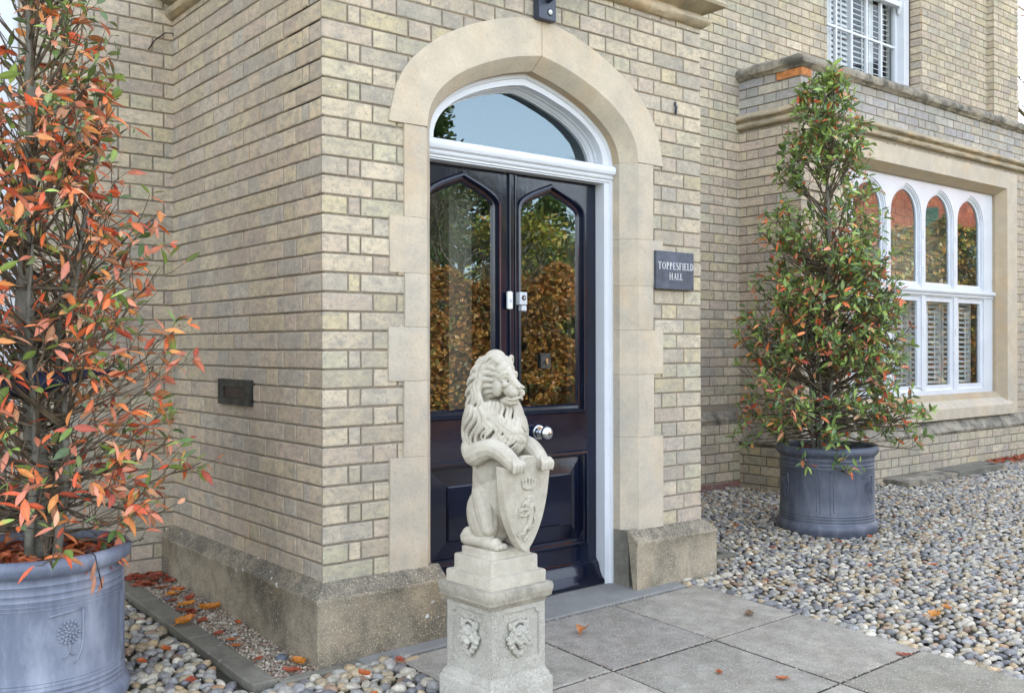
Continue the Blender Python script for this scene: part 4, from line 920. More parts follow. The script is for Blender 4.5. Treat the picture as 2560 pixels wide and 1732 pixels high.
def remesh(mb, name, mat, parent, voxel, smooth=2, keep=None):
    me = bpy.data.meshes.new(name); me.from_pydata(mb.v, [], mb.f); bm = bmesh.new(); bm.from_mesh(me); bmesh.ops.recalc_face_normals(bm, faces=bm.faces); bm.to_mesh(me); bm.free()
    o = bpy.data.objects.new(name, me); COL.objects.link(o)
    r = o.modifiers.new('r', 'REMESH'); r.mode = 'VOXEL'; r.voxel_size = voxel; r.use_smooth_shade = True
    if smooth: s_ = o.modifiers.new('s', 'SMOOTH'); s_.factor = .5; s_.iterations = smooth
    bpy.context.view_layer.update()
    dg = bpy.context.evaluated_depsgraph_get(); m2 = bpy.data.meshes.new_from_object(o.evaluated_get(dg)); m2.name = name
    o.modifiers.clear(); o.data = m2; m2.materials.clear(); m2.materials.append(mat)
    m2.polygons.foreach_set('use_smooth', [True]*len(m2.polygons)); bpy.data.meshes.remove(me)
    if parent: setp(o, parent)
    return o
def taper(mb, pts, rads, seg=12):
    """smooth chain of balls and tubes (to be remeshed)"""
    pts = [Vector(p) for p in pts]; Q = []; Rr = []
    for i in range(len(pts)-1):
        p0 = pts[max(i-1, 0)]; p1 = pts[i]; p2 = pts[i+1]; p3 = pts[min(i+2, len(pts)-1)]
        for t in np.linspace(0, 1, 5, endpoint=False):
            Q.append(.5*((2*p1)+(-p0+p2)*t+(2*p0-5*p1+4*p2-p3)*t*t+(-p0+3*p1-3*p2+p3)*t**3)); Rr.append(rads[i]+(rads[i+1]-rads[i])*t)
    Q.append(pts[-1]); Rr.append(rads[-1])
    mb.tube(Q, Rr, seg); mb.sphere(Q[0], Rr[0], seg, 8); mb.sphere(Q[-1], Rr[-1], seg, 8)
# lion masks on the pedestal
for side in range(4):
    mb = MB(); ang = R_(ROT)+side*math.pi/2
    rm = Matrix.Rotation(ang, 3, 'Z')
    def F(a, z, d, r):
        mb.sphere(face_pt(side, a*1.2, .218+(z-.218)*1.2, -.0035+d*1.25), tuple(q*1.2 for q in r), 12, 9, rm)
    zc = .218
    F(0, zc+.008, .006, (.016, .026, .028)); F(0, zc+.020, .012, (.011, .019, .012))
    for sg in (-1, 1):
        F(sg*.011, zc+.013, .018, (.006, .010, .005)); F(sg*.011, zc+.005, .015, (.005, .006, .004)); F(sg*.010, zc-.012, .018, (.009, .010, .008)); F(sg*.026, zc+.026, .006, (.009, .007, .011)); F(sg*.022, zc-.002, .008, (.010, .010, .012))
        F(sg*.031, zc+.008, .004, (.009, .008, .014)); F(sg*.035, zc-.010, .005, (.009, .012, .009)); F(sg*.027, zc-.023, .005, (.009, .013, .009)); F(sg*.017, zc-.036, .005, (.009, .010, .011)); F(sg*.038, zc+.002, .002, (.006, .012, .007))
        F(sg*.006, zc-.045, .005, (.008, .008, .012)); F(sg*.020, zc+.040, .002, (.007, .012, .007)); F(sg*.034, zc+.036, .001, (.006, .006, .013))
    F(0, zc-.003, .022, (.009, .008, .012)); F(0, zc-.024, .014, (.008, .011, .008)); 
    for t in range(9):
        a = R_(20+140*t/8); F(math.cos(a)*.024, zc+.026+math.sin(a)*.020, .003, (.006, .006, .006))
    remesh(mb, 'lion_mask', M['pedestal'], shaft, .0018, 1)
# ---- the lion
LION = empty('lion_statue', 'pale cast stone lion sitting upright with its paws on a shield', 'statue', (SX, SY, .393))
mb = MB(); sqsweep(mb, [(.127, .3935), (.1275, .429), (.125, .434), (.108, .437), (.1065, .442), (.1065, .484), (.104, .488), (.088, .489), (.0865, .492), (.0865, .512), (.084, .515)], rot=ROT, rough=.0009); mb.build('stepped_base', M['statue'], LION, True, auto=35)
LR = Matrix.Rotation(R_(5), 3, 'Z')
def L3(p): q = LR @ Vector((p[0], p[1], 0)); return (SX+.004+q.x, SY+q.y, p[2])
def LS(mb, p, r, rx=0, ry=0, seg=16, rings=11): mb.sphere(L3(p), r, seg, rings, LR @ Matrix.Rotation(R_(ry), 3, 'Y') @ Matrix.Rotation(R_(rx), 3, 'X'))
def LT(mb, pts, rads, seg=12): taper(mb, [L3(p) for p in pts], rads, seg)
B_ = MB()
LT(B_, [(0, .035, .57), (0, .045, .64), (0, .040, .72), (0, .030, .80), (0, .015, .88), (0, .0, .96)], [.066, .062, .060, .064, .075, .060])
for sg in (-1, 1):
    LS(B_, (sg*.042, .026, .622), (.044, .072, .094), rx=-16); LT(B_, [(sg*.046, .030, .70), (sg*.050, .0, .64), (sg*.052, -.015, .585)], [.035, .042, .030])
    LT(B_, [(sg*.055, .085, .553), (sg*.060, .095, .535), (sg*.060, .055, .534), (sg*.056, -.01, .533), (sg*.052, -.05, .532)], [.026, .022, .020, .021, .024])
    for k in range(4): LS(B_, (sg*.052+(k-1.5)*.0125, -.074-(.003 if k in (1, 2) else 0), .5265), (.0068, .016, .0115), rx=0, seg=10, rings=7)
    # shoulder, arm, paw
    LS(B_, (sg*.064, .030, .862), (.044, .058, .060), rx=20)
    LT(B_, [(sg*.068, .045, .862), (sg*.082, .018, .842), (sg*.086, -.024, .860), (sg*.080, -.072, .868), (sg*.074, -.122, .848), (sg*.068, -.156, .818)], [.046, .044, .040, .036, .031, .029])
    for k in range(4): LT(B_, [(sg*.068+(k-1.5)*.0132, -.176, .832), (sg*.068+(k-1.5)*.0148, -.187, .818), (sg*.068+(k-1.5)*.0150, -.184, .798)], [.0060, .0078, .0068], 9)
    LT(B_, [(sg*.088, .03, .835), (sg*.085, .0, .822), (sg*.075, -.02, .832)], [.012, .014, .008])
# ribs and belly hint
LS(B_, (0, .0, .68), (.066, .062, .13)); LS(B_, (0, .02, .79), (.072, .072, .10))
# head
hz = 1.090
_B0 = len(B_.v)
LS(B_, (0, -.006, hz+.012), (.047, .054, .060)); LS(B_, (0, -.044, hz+.034), (.033, .022, .028)); LT(B_, [(0, -.056, hz+.030), (0, -.076, hz+.004), (0, -.096, hz-.014)], [.016, .0125, .0125])
LS(B_, (0, -.074, hz-.026), (.024, .034, .020)); LS(B_, (0, -.1085, hz-.016), (.0125, .0075, .0075)); LS(B_, (0, -.108, hz-.026), (.004, .006, .008))
LS(B_, (0, -.074, hz-.0625), (.018, .021, .0085)); LS(B_, (0, -.055, hz-.057), (.022, .03, .014)); LS(B_, (0, -.082, hz-.054), (.015, .014, .006))
for sg in (-1, 1):
    LS(B_, (sg*.0125, -.094, hz-.034), (.0125, .016, .0125)); LT(B_, [(sg*.006, -.064, hz+.024), (sg*.020, -.066, hz+.024), (sg*.034, -.052, hz+.014)], [.0065, .0070, .0055], 8)
    LS(B_, (sg*.021, -.0595, hz+.008), (.0085, .0065, .0055)); LT(B_, [(sg*.010, -.067, hz+.010), (sg*.021, -.0685, hz+.0145), (sg*.033, -.055, hz+.007)], [.0022, .0026, .0022], 8); LT(B_, [(sg*.011, -.066, hz+.004), (sg*.021, -.067, hz+.001), (sg*.032, -.055, hz+.003)], [.0020, .0022, .0020], 8)
    LS(B_, (sg*.028, -.036, hz-.016), (.014, .024, .028)); LS(B_, (sg*.020, -.066, hz-.010), (.012, .016, .010))
    LS(B_, (sg*.0095, -.113, hz-.018), (.0040, .004, .0035)); LT(B_, [(sg*.002, -.106, hz-.046), (sg*.016, -.098, hz-.052), (sg*.027, -.074, hz-.050)], [.0035, .0038, .003], 8)
    LT(B_, [(sg*.030, -.028, hz+.058), (sg*.042, -.024, hz+.072), (sg*.052, -.014, hz+.060), (sg*.050, -.010, hz+.044)], [.006, .0075, .0075, .006], 8)
HR = Matrix.Rotation(R_(-3), 3, 'Z') @ Matrix.Rotation(R_(-2), 3, 'X')
for i in range(_B0, len(B_.v)):
    c0 = Vector(L3((0, -.015, 1.070))); v = HR @ (Vector(B_.v[i])-c0); B_.v[i] = tuple(c0+v*1.20+Vector((0, 0, .002)))
remesh(B_, 'lion_body', M['statue'], LION, .0020, 1)
# ---- mane
MN = MB()
MP = [(1.192, .024, .024, .024), (1.18, .046, .040, .050), (1.15, .064, .034, .074), (1.11, .076, .012, .088), (1.06, .082, .012, .096), (1.01, .086, .058, .102), (.965, .092, .092, .112), (.925, .096, .106, .120), (.895, .100, .108, .122), (.870, .098, .102, .116), (.848, .080, .090, .095)]
def man(z):
    for (z1, a1, f1, b1), (z0, a0, f0, b0) in zip(MP[:-1], MP[1:]):
        if z0 <= z <= z1: t = (z-z0)/(z1-z0); return a0+(a1-a0)*t, f0+(f1-f0)*t, b0+(b1-b0)*t
    return (MP[0][1:] if z > MP[0][0] else MP[-1][1:])
def mpt(phi, z, out=0):
    """phi 0 = front (-Y), 180 = back"""
    a, f, b = man(z); s_, c_ = math.sin(R_(phi)), math.cos(R_(phi)); ry = f if c_ > 0 else b
    return ((a+out)*s_, -(ry+out)*c_, z)
for z, a, f, b in MP[1:]:
    LS(MN, (0, (b-f)/2*.9, z-.004), (a*(.90 if z < 1.0 else .86), (f+b)/2*(.90 if z < 1.0 else .86), .034))
ml = random.Random(21)
def lock(phi, z0_, z1_, amp, freq, ph, drift, r, out, taper_=.45):
    pts = []; rr = []; m = 13
    for k in range(m):
        t = k/(m-1); z = z0_+(z1_-z0_)*t; p = phi+drift*t+amp*math.sin(ph+freq*2*math.pi*t)
        pts.append(mpt(p, z, out*(.35+.65*math.sin(math.pi*min(1, .15+t*.85))))); rr.append(r*(.65+.35*math.sin(math.pi*min(1, t+.2)))*(1-taper_*t) if k < m-1 else r*.2)
    LT(MN, pts, rr, 8)
# tiers of wavy locks, neighbours in phase so that they lie beside each other in ribs
for ti, (za, zb_, out, r, st) in enumerate(((1.172, 1.050, .002, .0088, 12.5), (1.090, .958, .006, .0100, 12), (1.000, .850, .012, .0115, 11.5))):
    for i, phi in enumerate(np.arange(66+ti*4, 180, st)):
        for sg in (-1, 1):
            j = ml.uniform(-1, 1); lock(sg*(phi+j), za+ml.uniform(-.008, .008), zb_+ml.uniform(-.012, .010), 9, 1.15, phi*.030+ti*1.9, sg*(16 if ti < 2 else 4), r*ml.uniform(.9, 1.15), out+ml.uniform(-.0015, .0025))
for ti, (za, zb_, out, r, st, lim) in enumerate(((1.020, .935, .006, .0088, 9, 68), (.968, .885, .008, .0092, 8.5, 76), (.915, .848, .006, .0080, 8.5, 60))):
    for i, phi in enumerate(np.arange(-lim, lim+.1, st)):
        lock(phi+ml.uniform(-.8, .8)+ti*3, za+ml.uniform(-.006, .006), zb_+ml.uniform(-.012, .008), 7.5, 1.15, abs(phi)*.035+ti*2.1+(0 if phi > 0 else math.pi*.2), -phi*.10, r*ml.uniform(.9, 1.12), out+ml.uniform(-.001, .002), .5)
# locks framing the face: swept back from temple and cheek
for sg in (-1, 1):
    for i in range(8):
        a = R_(14+i*19); k = 1.06
        c0 = Vector((sg*.047*math.sin(a), -.034-.004*math.cos(a), hz+.012+.060*math.cos(a))); e = Vector((sg*(.066*math.sin(a)+.004), -.004+.004*i, hz+.006+.080*math.cos(a))); f_ = Vector((sg*(.078*math.sin(a)+.006), .034+.004*i, hz+.004+.088*math.cos(a)-.016*max(0, i-1)*.5))
        LT(MN, [c0, c0.lerp(e, .5)+Vector((sg*.006, 0, .006)), e, f_, f_+Vector((sg*.002, .018, -.024))], [.0075, .0108, .0120, .0095, .003], 9)
for i in range(6):
    x = -.030+.012*i; LT(MN, [(x*.7, -.050, hz+.060-abs(x)*.2), (x, -.044, hz+.082-abs(x)*.3), (x*1.3, -.008, hz+.098-abs(x)*.3), (x*1.5, .035, hz+.088)], [.005, .0085, .0095, .006], 9)
remesh(MN, 'mane', M['statue'], LION, .0018, 0)
mb = MB(); LT(mb, [(.02, .09, .53), (.05, .115, .54), (.085, .09, .56), (.088, .05, .60)], [.010, .010, .010, .014]); remesh(mb, 'tail', M['statue'], LION, .0028, 1)
# ---- shield
SHC = (0, -.118)                      # local centre of the shield back plane at mid height
def shield_pt(u, z, d):
    y = -.108-(z-.515)*.062-d
    return L3((u*1.0, y-(-.018*(1-(u/.115)**2)*-1) if False else y-.012*(1-(u/.118)**2), z))
outl = [(0, .512), (.018, .524), (.045, .556), (.072, .602), (.094, .660), (.107, .720), (.113, .78), (.116, .815), (.098, .806), (.075, .806), (.050, .820), (.022, .842), (0, .846)]
half = resamp(outl, 40); loop = half[:-1]+[(0, .846)]+[(-u, z) for u, z in reversed(half[1:-1])]
mb = MB(); NR = 9; cz = .70
vs = []; fs = []
def lay(s, d): return [shield_pt(u*s, cz+(z-cz)*s, d) for u, z in loop]
layers = [lay(1, -.004), lay(1, .024), lay(.985, .027)]+[lay(s, .026) for s in (.86, .7, .52, .34, .17, .02)]
n = len(loop)
for l in layers: vs += l
fs = [(r*n+i, r*n+(i+1) % n, (r+1)*n+(i+1) % n, (r+1)*n+i) for r in range(len(layers)-1) for i in range(n)]; fs.append(tuple((len(layers)-1)*n+i for i in range(n))); fs.append(tuple(range(n)))
mb.add(vs, fs); sh = mb.build('shield', M['statue'], LION, True, auto=40)
def SB(mb, u, z, r, d=.028, rot=0):
    mb.sphere(shield_pt(u, z, d), (r[0], .0065, r[1]), 12, 8, LR @ Matrix.Rotation(R_(rot), 3, 'Y'))
def ST(mb, pts, rads, d=.028): taper(mb, [shield_pt(u, z, d) for u, z in pts], rads, 10)
mb = MB()                             # crown
ST(mb, [(-.026, .742), (-.012, .735), (.012, .735), (.026, .742)], [.006, .0065, .0065, .006]); 
for u, z in ((-.030, .760), (-.016, .764), (0, .768), (.016, .764), (.030, .760)): SB(mb, u, z, (.0065, .0065)); ST(mb, [(u*.85, .742), (u, z)], [.006, .005])
remesh(mb, 'crown_relief', M['statue'], sh, .0016, 1)
mb = MB()                             # rampant lion, facing left
ST(mb, [(.010, .672), (.014, .645), (.010, .620), (.002, .600)], [.014, .0115, .0095, .011])
ST(mb, [(-.002, .690), (-.006, .678)], [.0115, .010]); ST(mb, [(-.008, .686), (-.022, .682), (-.027, .676)], [.009, .006, .004]); SB(mb, .006, .704, (.012, .007)); SB(mb, .018, .694, (.009, .014)); SB(mb, .020, .674, (.008, .012)); SB(mb, -.004, .703, (.007, .005))
ST(mb, [(.004, .660), (-.018, .664), (-.034, .660)], [.008, .006, .006]); ST(mb, [(.002, .648), (-.016, .640), (-.032, .645)], [.008, .006, .006])
for z in (.666, .658, .650, .640): SB(mb, -.040, z, (.005, .003))
ST(mb, [(.002, .602), (-.012, .594), (-.016, .580), (-.032, .578)], [.010, .008, .006, .005]); ST(mb, [(.006, .600), (.014, .586), (.004, .570), (-.008, .562)], [.011, .009, .006, .006])
for u, z in ((-.038, .584), (-.040, .577), (-.036, .571), (-.014, .566), (-.015, .558), (-.008, .553)): SB(mb, u, z, (.005, .003))
ST(mb, [(.014, .606), (.030, .600), (.036, .616), (.032, .634), (.040, .650), (.034, .668)], [.005, .005, .005, .005, .005, .004]); SB(mb, .031, .674, (.006, .010)); SB(mb, .042, .640, (.006, .004)); SB(mb, .026, .650, (.005, .004))
remesh(mb, 'lion_relief', M['statue'], sh, .0016, 1)
# ================================================================= PLANTERS
def planter(cx, cy, az0, label, z, PM):
    P_ = empty('planter', label, 'planter', (cx, cy, z), 'large lead grey round planters')
    prof = [(.001, -.02), (.296, -.02), (.304, .0), (.309, .012), (.311, .03), (.308, .046), (.300, .056), (.2975, .060), (.294, .066), (.293, .074), (.2955, .077), (.293, .080), (.2925, .092), (.295, .095), (.2925, .098), (.292, .108), (.2942, .111), (.2915, .114),
            (.2905, .20), (.290, .30), (.290, .395), (.2925, .400), (.290, .405), (.2905, .417), (.293, .421), (.2907, .425), (.291, .445), (.2945, .449), (.292, .454), (.293, .470), (.297, .474), (.306, .480), (.314, .490), (.318, .504), (.317, .518), (.309, .529), (.298, .533), (.287, .531), (.281, .522), (.280, .49), (.275, .40)]
    mb = MB(); mb.lathe(prof, 96, (cx, cy, z)); mb.build('pot', PM, P_, True, auto=50)
    def cp(az, h, d=0): a = R_(az); return (cx+(.2905+d)*math.cos(a), cy+(.2905+d)*math.sin(a), z+h)
    for k in range(3):
        mb = MB(); c = az0+120*k
        for hw_, h0, h1 in ((54, .125, .385), (50, .137, .372)):
            pts = [cp(c-hw_, h) for h in np.linspace(h0, h1, 5)]+[cp(c-hw_+2*hw_*t, h1) for t in np.linspace(0, 1, 22)]+[cp(c+hw_, h) for h in np.linspace(h1, h0, 5)]+[cp(c+hw_-2*hw_*t, h0) for t in np.linspace(0, 1, 22)]
            mb.tube(pts, .0023, 5)
        mb.build('panel_frame', PM, P_, True)
        # emblem: round leafy tree with corner line
        zc = .275; K_ = 180/(math.pi*.2905)
        def ep(u, v, d=.001): return cp(c+u*K_, zc+v, d)
        mb = MB(); mb.tube([ep(-.062, .071), ep(-.03, .0765), ep(.0, .079), ep(.046, .083)], [.0045]*4, 6); mb.tube([ep(.046, .083), ep(.047, .04), ep(.046, -.02), ep(.040, -.055), ep(.026, -.082), ep(.016, -.094)], [.0045]*5+[.002], 6)
        mb.build('emblem_line', PM, P_, True)
        mb = MB(); em = random.Random(4)
        for r_, m_ in ((.0, 1), (.011, 6), (.0225, 11), (.0345, 17)):
            for i in range(m_):
                a = 2*math.pi*i/m_+r_*60; u, v = r_*math.cos(a), r_*math.sin(a)*1.02+.012
                rot_ = Matrix.Rotation(R_(c), 3, 'Z') @ Matrix.Rotation(a if r_ else 0, 3, 'X'); mb.sphere(ep(u, v, .002), (.0048, .0070, .0042), 8, 6, rot_)
        mb.tube([ep(0, -.02), ep(.0, -.045), ep(-.002, -.055), ep(-.012, -.066), ep(-.024, -.070)], [.0035, .0035, .004, .003, .0015], 6); mb.tube([ep(.001, -.02), ep(.002, -.045), ep(.005, -.055), ep(.013, -.063), ep(.022, -.064)], [.0035, .0035, .004, .003, .0015], 6)
        mb.build('tree_emblem', PM, P_, True)
    mb = MB(); vs = [(cx, cy, z+.475)]
    for rr_ in (.1, .2, .281):
        for k in range(40): a = 2*math.pi*k/40; vs.append((cx+rr_*math.cos(a), cy+rr_*math.sin(a), z+.47+.012*noise.noise(Vector((rr_*20, a*3, cx)))))
    fs = [(0, 1+k, 1+(k+1) % 40) for k in range(40)]+[(1+r*40+k, 1+(r+1)*40+k, 1+(r+1)*40+(k+1) % 40, 1+r*40+(k+1) % 40) for r in range(2) for k in range(40)]
    mb.add(vs, fs); mb.build('soil', M['soil'], P_, True)
    return P_
P1 = (-.96, .307, gzf(-.96, .307)-.004); P2 = (3.728, .237, gzf(3.728, .237)+.006)
# azimuth of the direction from pot to camera: atan2
a1 = math.degrees(math.atan2(CAM.y-P1[1], CAM.x-P1[0])); a2 = math.degrees(math.atan2(CAM.y-P2[1], CAM.x-P2[0]))
planter(P1[0], P1[1], a1+21, 'large round lead grey planter in the left foreground', P1[2], M['pot'])
planter(P2[0], P2[1], a2+58, 'large round lead grey planter standing on the cobbles before the bay', P2[2], M['pot2'])
# ================================================================= LEAVES AND SHRUBS
GREENS = [(.15, .22, .045), (.21, .30, .065), (.09, .15, .04), (.30, .41, .10), (.18, .23, .08), (.12, .18, .08)]
REDS = [(.72, .17, .05), (.76, .24, .08), (.62, .11, .04), (.70, .27, .16), (.80, .32, .10), (.42, .08, .04), (.64, .22, .13), (.36, .15, .06), (.70, .36, .20)]
def leaf(mb, p, d, L, rnd, col, tipcol=None, wid=.33, curl=.25, up=None):
    d = Vector(d).normalized(); 
    u = Vector((rnd.uniform(-.5, .5), rnd.uniform(-.5, .5), 1)) if up is None else Vector(up)
    s_ = d.cross(u); s_ = s_.normalized() if s_.length > 1e-4 else d.orthogonal().normalized(); nr = s_.cross(d).normalized()
    a = rnd.uniform(-1, 1); s2 = s_*math.cos(a)+nr*math.sin(a); n2 = nr*math.cos(a)-s_*math.sin(a)
    if n2.z < 0 and rnd.random() < .75: n2 = -n2
    W = L*wid*rnd.uniform(.8, 1.15)/1.0; fold = rnd.uniform(.1, .35); cv = curl*rnd.uniform(.2, 1.6)
    def q(t, w, e): return Vector(p)+d*(L*t)+s2*(w*W)+n2*(-cv*L*t*t+abs(w)*W*fold*e)
    st = [(.06, .10), (.25, .38), (.5, .50), (.75, .36), (.93, .12)]
    vs = [q(0, 0, 0)]; cols = [col]; tc = tipcol or col
    for t, w_ in st:
        c = tuple(a_+(b_-a_)*max(0, min(1, (t-.35)*2)) for a_, b_ in zip(col, tc)); cm = tuple(min(1, x*1.25+.01) for x in c)
        vs += [q(t, -w_, 1), q(t, 0, 0), q(t, w_, 1)]; cols += [c, cm, c]
    vs.append(q(1.03, 0, 0)); cols.append(tc)
    fs = [(0, 1, 2), (0, 2, 3)]
    for k in range(4): b = 1+3*k; fs += [(b, b+3, b+4, b+1), (b+1, b+4, b+5, b+2)]
    fs += [(13, 16, 14), (14, 16, 15)]
    mb.add(vs, fs, cols)
def leafcol(rnd, red, z=0):
    if rnd.random() < red:
        c = rnd.choice(REDS); k = rnd.uniform(.75, 1.15); return tuple(x*k for x in c), None
    c = rnd.choice(GREENS); k = rnd.uniform(.8, 1.3); c = tuple(x*k for x in c)
    return c, (rnd.choice(REDS) if rnd.random() < red*.35 else None)
def shrub(root, H_, rad, seed, label, group, nb, ntw, nleaf, red, Ls, trunk_r, stems, redfn=None, droop=0, extra_twigs=0):
    rnd = random.Random(seed); rx, ry, rz = root
    S_ = empty('potted_shrub', label, 'shrub', (rx, ry, rz), group)
    tr = MB(); tw = MB(); lf = MB()
    def trunkpt(t): return Vector((rx+.02*math.sin(t*5+seed)+.012*math.sin(t*13), ry+.02*math.cos(t*4.1+seed), rz+t*(H_-.1)))
    ts = [i/22 for i in range(23)]; tr.tube([trunkpt(t)+Vector((noise.noise(Vector((t*20, seed, 0)))*.01, noise.noise(Vector((t*20, seed, 5)))*.01, 0)) for t in ts], [trunk_r*(1-t*.86)*(1+.10*math.sin(t*40)) for t in ts], 12)
    base = [trunkpt]
    for k in range(stems):
        a = rnd.uniform(0, 6.28); r0 = rnd.uniform(.05, .10); hh = rnd.uniform(.35, .7); r1 = rnd.uniform(.12, .28)
        def sp(t, a=a, r0=r0, hh=hh, r1=r1): return Vector((rx+math.cos(a)*(r0+(r1-r0)*t**1.3)+.012*math.sin(t*9+a), ry+math.sin(a)*(r0+(r1-r0)*t**1.3), rz+t*H_*hh))
        tr.tube([sp(i/10) for i in range(11)], [trunk_r*.42*(1-.75*i/10) for i in range(11)], 8); base.append(sp)
    for b in range(nb):
        f = base[0] if rnd.random() < .72 or len(base) == 1 else rnd.choice(base[1:])
        zt = (rnd.random()**1.15); p0 = f(min(.97, .04+zt*.92)) ; h0 = (p0.z-rz)/H_
        az = rnd.uniform(0, 2*math.pi); rise = rnd.uniform(.05, .30)*(1 if h0 > .12 else .8)*(1.25-.5*h0)
        rise = rnd.uniform(-.10, .10) if (h0 < .14 and rnd.random() < .6) else rise
        h1 = min(1.0, h0+max(.02, rise)/H_*1.6 if h0 < .95 else 1.0); R1 = rad(h1)*rnd.uniform(.62, 1.04)
        e = Vector((rx+math.cos(az)*R1, ry+math.sin(az)*R1, min(rz+H_*1.0, p0.z+rise*1.5)))
        L_ = (e-p0).length; mdl = p0.lerp(e, .5)+Vector((0, 0, -.10*L_ if h0 < .5 else -.04*L_))+Vector((rnd.uniform(-1, 1), rnd.uniform(-1, 1), 0))*.05*L_
        def bz(t): return p0*(1-t)**2+mdl*2*t*(1-t)+e*t*t+Vector((noise.noise(Vector((t*6, b, 1))), noise.noise(Vector((t*6, b, 7))), noise.noise(Vector((t*6, b, 3)))))*.028*t
        r0 = .0022+.0055*min(1, L_/.5); pts = [bz(i/9) for i in range(10)]; tw.tube(pts, [r0*(1-.72*i/9) for i in range(10)], 5, False)
        for k in range(ntw):
            t = rnd.uniform(.30, 1)**.8; s0 = bz(t); dirn = (bz(min(1, t+.05))-bz(t-.05)).normalized(); out = Vector((s0.x-rx, s0.y-ry, 0)); out = out.normalized() if out.length > .01 else dirn
            d = (dirn*.5+out*.35+Vector((rnd.gauss(0, .5), rnd.gauss(0, .5), rnd.gauss(.45, .4)))).normalized(); l = rnd.uniform(.05, .15)
            s1 = s0+d*l*.5+Vector((rnd.uniform(-1, 1), rnd.uniform(-1, 1), rnd.uniform(-1, 1)))*.012; s2 = s1+(d+Vector((0, 0, .35))).normalized()*l*.5
            rr_ = math.hypot(s2.x-rx, s2.y-ry); lim = rad(min(1, max(0, (s2.z-rz)/H_)))*1.1
            if rr_ > lim: continue
            tw.tube([s0, s1, s2], [.0020, .0016, .0011], 4, False)
            h = (s2.z-rz)/H_; rf = redfn(h, rr_/max(.01, lim), rnd) if redfn else red
            m = rnd.randint(*nleaf)
            for q in range(m):
                a = q*2.4+rnd.uniform(-.4, .4); o1 = d.orthogonal().normalized(); o2 = d.cross(o1); pp = s2.lerp(s1, rnd.random()*.7 if q > 1 else 0)
                c, tc = leafcol(rnd, rf); isred = c[0] > c[1]
                dd = d*rnd.uniform(.2, .9)+(o1*math.cos(a)+o2*math.sin(a))*.9+Vector((0, 0, (-droop if isred else .15)))
                leaf(lf, pp, dd, rnd.uniform(*Ls), rnd, c, tc, wid=rnd.uniform(.30, .40))
    for k in range(extra_twigs):
        f = rnd.choice(base); t = rnd.uniform(.06, .85); p0 = f(t); az = rnd.uniform(0, 6.28); h = (p0.z-rz)/H_; R1 = rad(min(1, h+.08))*rnd.uniform(.35, .95)
        e = Vector((rx+math.cos(az)*R1, ry+math.sin(az)*R1, p0.z+rnd.uniform(.02, .35))); m = p0.lerp(e, .5)+Vector((rnd.uniform(-.06, .06), rnd.uniform(-.06, .06), rnd.uniform(-.08, .02)))
        if k % 2 == 0:
            c, tc = leafcol(rnd, red); leaf(lf, e, (e-m)+Vector((0, 0, -.05)), rnd.uniform(*Ls), rnd, c, tc); c, tc = leafcol(rnd, red); leaf(lf, e.lerp(m, .15), (e-m)+Vector((rnd.gauss(0, .1), rnd.gauss(0, .1), -.02)), rnd.uniform(*Ls), rnd, c, tc)
        pts = [p0*(1-s)**2+m*2*s*(1-s)+e*s*s+Vector((noise.noise(Vector((s*8, k, 2))), noise.noise(Vector((s*8, k, 9))), noise.noise(Vector((s*8, k, 5)))))*.02*s for s in np.linspace(0, 1, 9)]; tw.tube(pts, [.0028*(1-.7*s) for s in np.linspace(0, 1, 9)], 4, False)
    tr.build('trunk', M['bark'], S_, True); tw.build('branches', M['twig'], S_, True, fix=False); lf.build('foliage', M['leaf'], S_, False, fix=False)
    return S_
def rad2(h): return np.interp(h, [0, .03, .12, .25, .4, .55, .7, .85, .95, 1], [.42, .54, .60, .58, .50, .41, .325, .245, .18, .06])
def redf2(h, r, rnd): return .26 if noise.noise(Vector((h*9, r*3, 4))) < .1 else .42
shrub((P2[0], P2[1], P2[2]+.47), 2.45, lambda h: float(rad2(h)), 7, 'tall cone shaped shrub with green and orange leaves in the right planter before the bay', 'evergreen shrubs grown in the planters', 310, 7, (3, 5), .25, (.046, .074), .030, 5, lambda h, r, rnd: .10+.08*(h < .6), 0, 90)
def rad1(h): return np.interp(h, [0, .04, .12, .25, .4, .55, .7, .85, .95, 1], [.52, .58, .60, .55, .47, .37, .28, .22, .19, .08])
shrub((P1[0], P1[1], P1[2]+.47), 2.55, lambda h: float(rad1(h)), 15, 'large shrub with mostly orange red leaves and bare twigs in the left planter', 'evergreen shrubs grown in the planters', 225, 8, (1, 4), .66, (.042, .076), .040, 4, lambda h, r, rnd: .70 if h < .62 else .44, .35, 260)
# leaf litter in the left planter
mb = MB(); lr = random.Random(3)
for i in range(330):
    a = lr.uniform(0, 6.28); r_ = .27*math.sqrt(lr.random()); c = lr.choice([(.50, .12, .04), (.36, .08, .03), (.22, .06, .03), (.58, .19, .07), (.45, .16, .06)])
    leaf(mb, (P1[0]+r_*math.cos(a), P1[1]+r_*math.sin(a), P1[2]+.485+lr.uniform(0, .03)), (lr.gauss(0, 1), lr.gauss(0, 1), lr.uniform(-.1, .2)), lr.uniform(.05, .08), lr, c, None, .33, .5)
o = mb.build('leaf_litter', M['leaf'], fix=False); tag(o, kind='stuff')
mb = MB()
for i in range(60):
    a = lr.uniform(0, 6.28); r_ = .27*math.sqrt(lr.random()); leaf(mb, (P2[0]+r_*math.cos(a), P2[1]+r_*math.sin(a), P2[2]+.485+lr.uniform(0, .02)), (lr.gauss(0, 1), lr.gauss(0, 1), .1), lr.uniform(.05, .08), lr, (.4, .12, .05), None, .33, .5)
o = mb.build('leaf_litter', M['leaf'], fix=False); tag(o, kind='stuff')
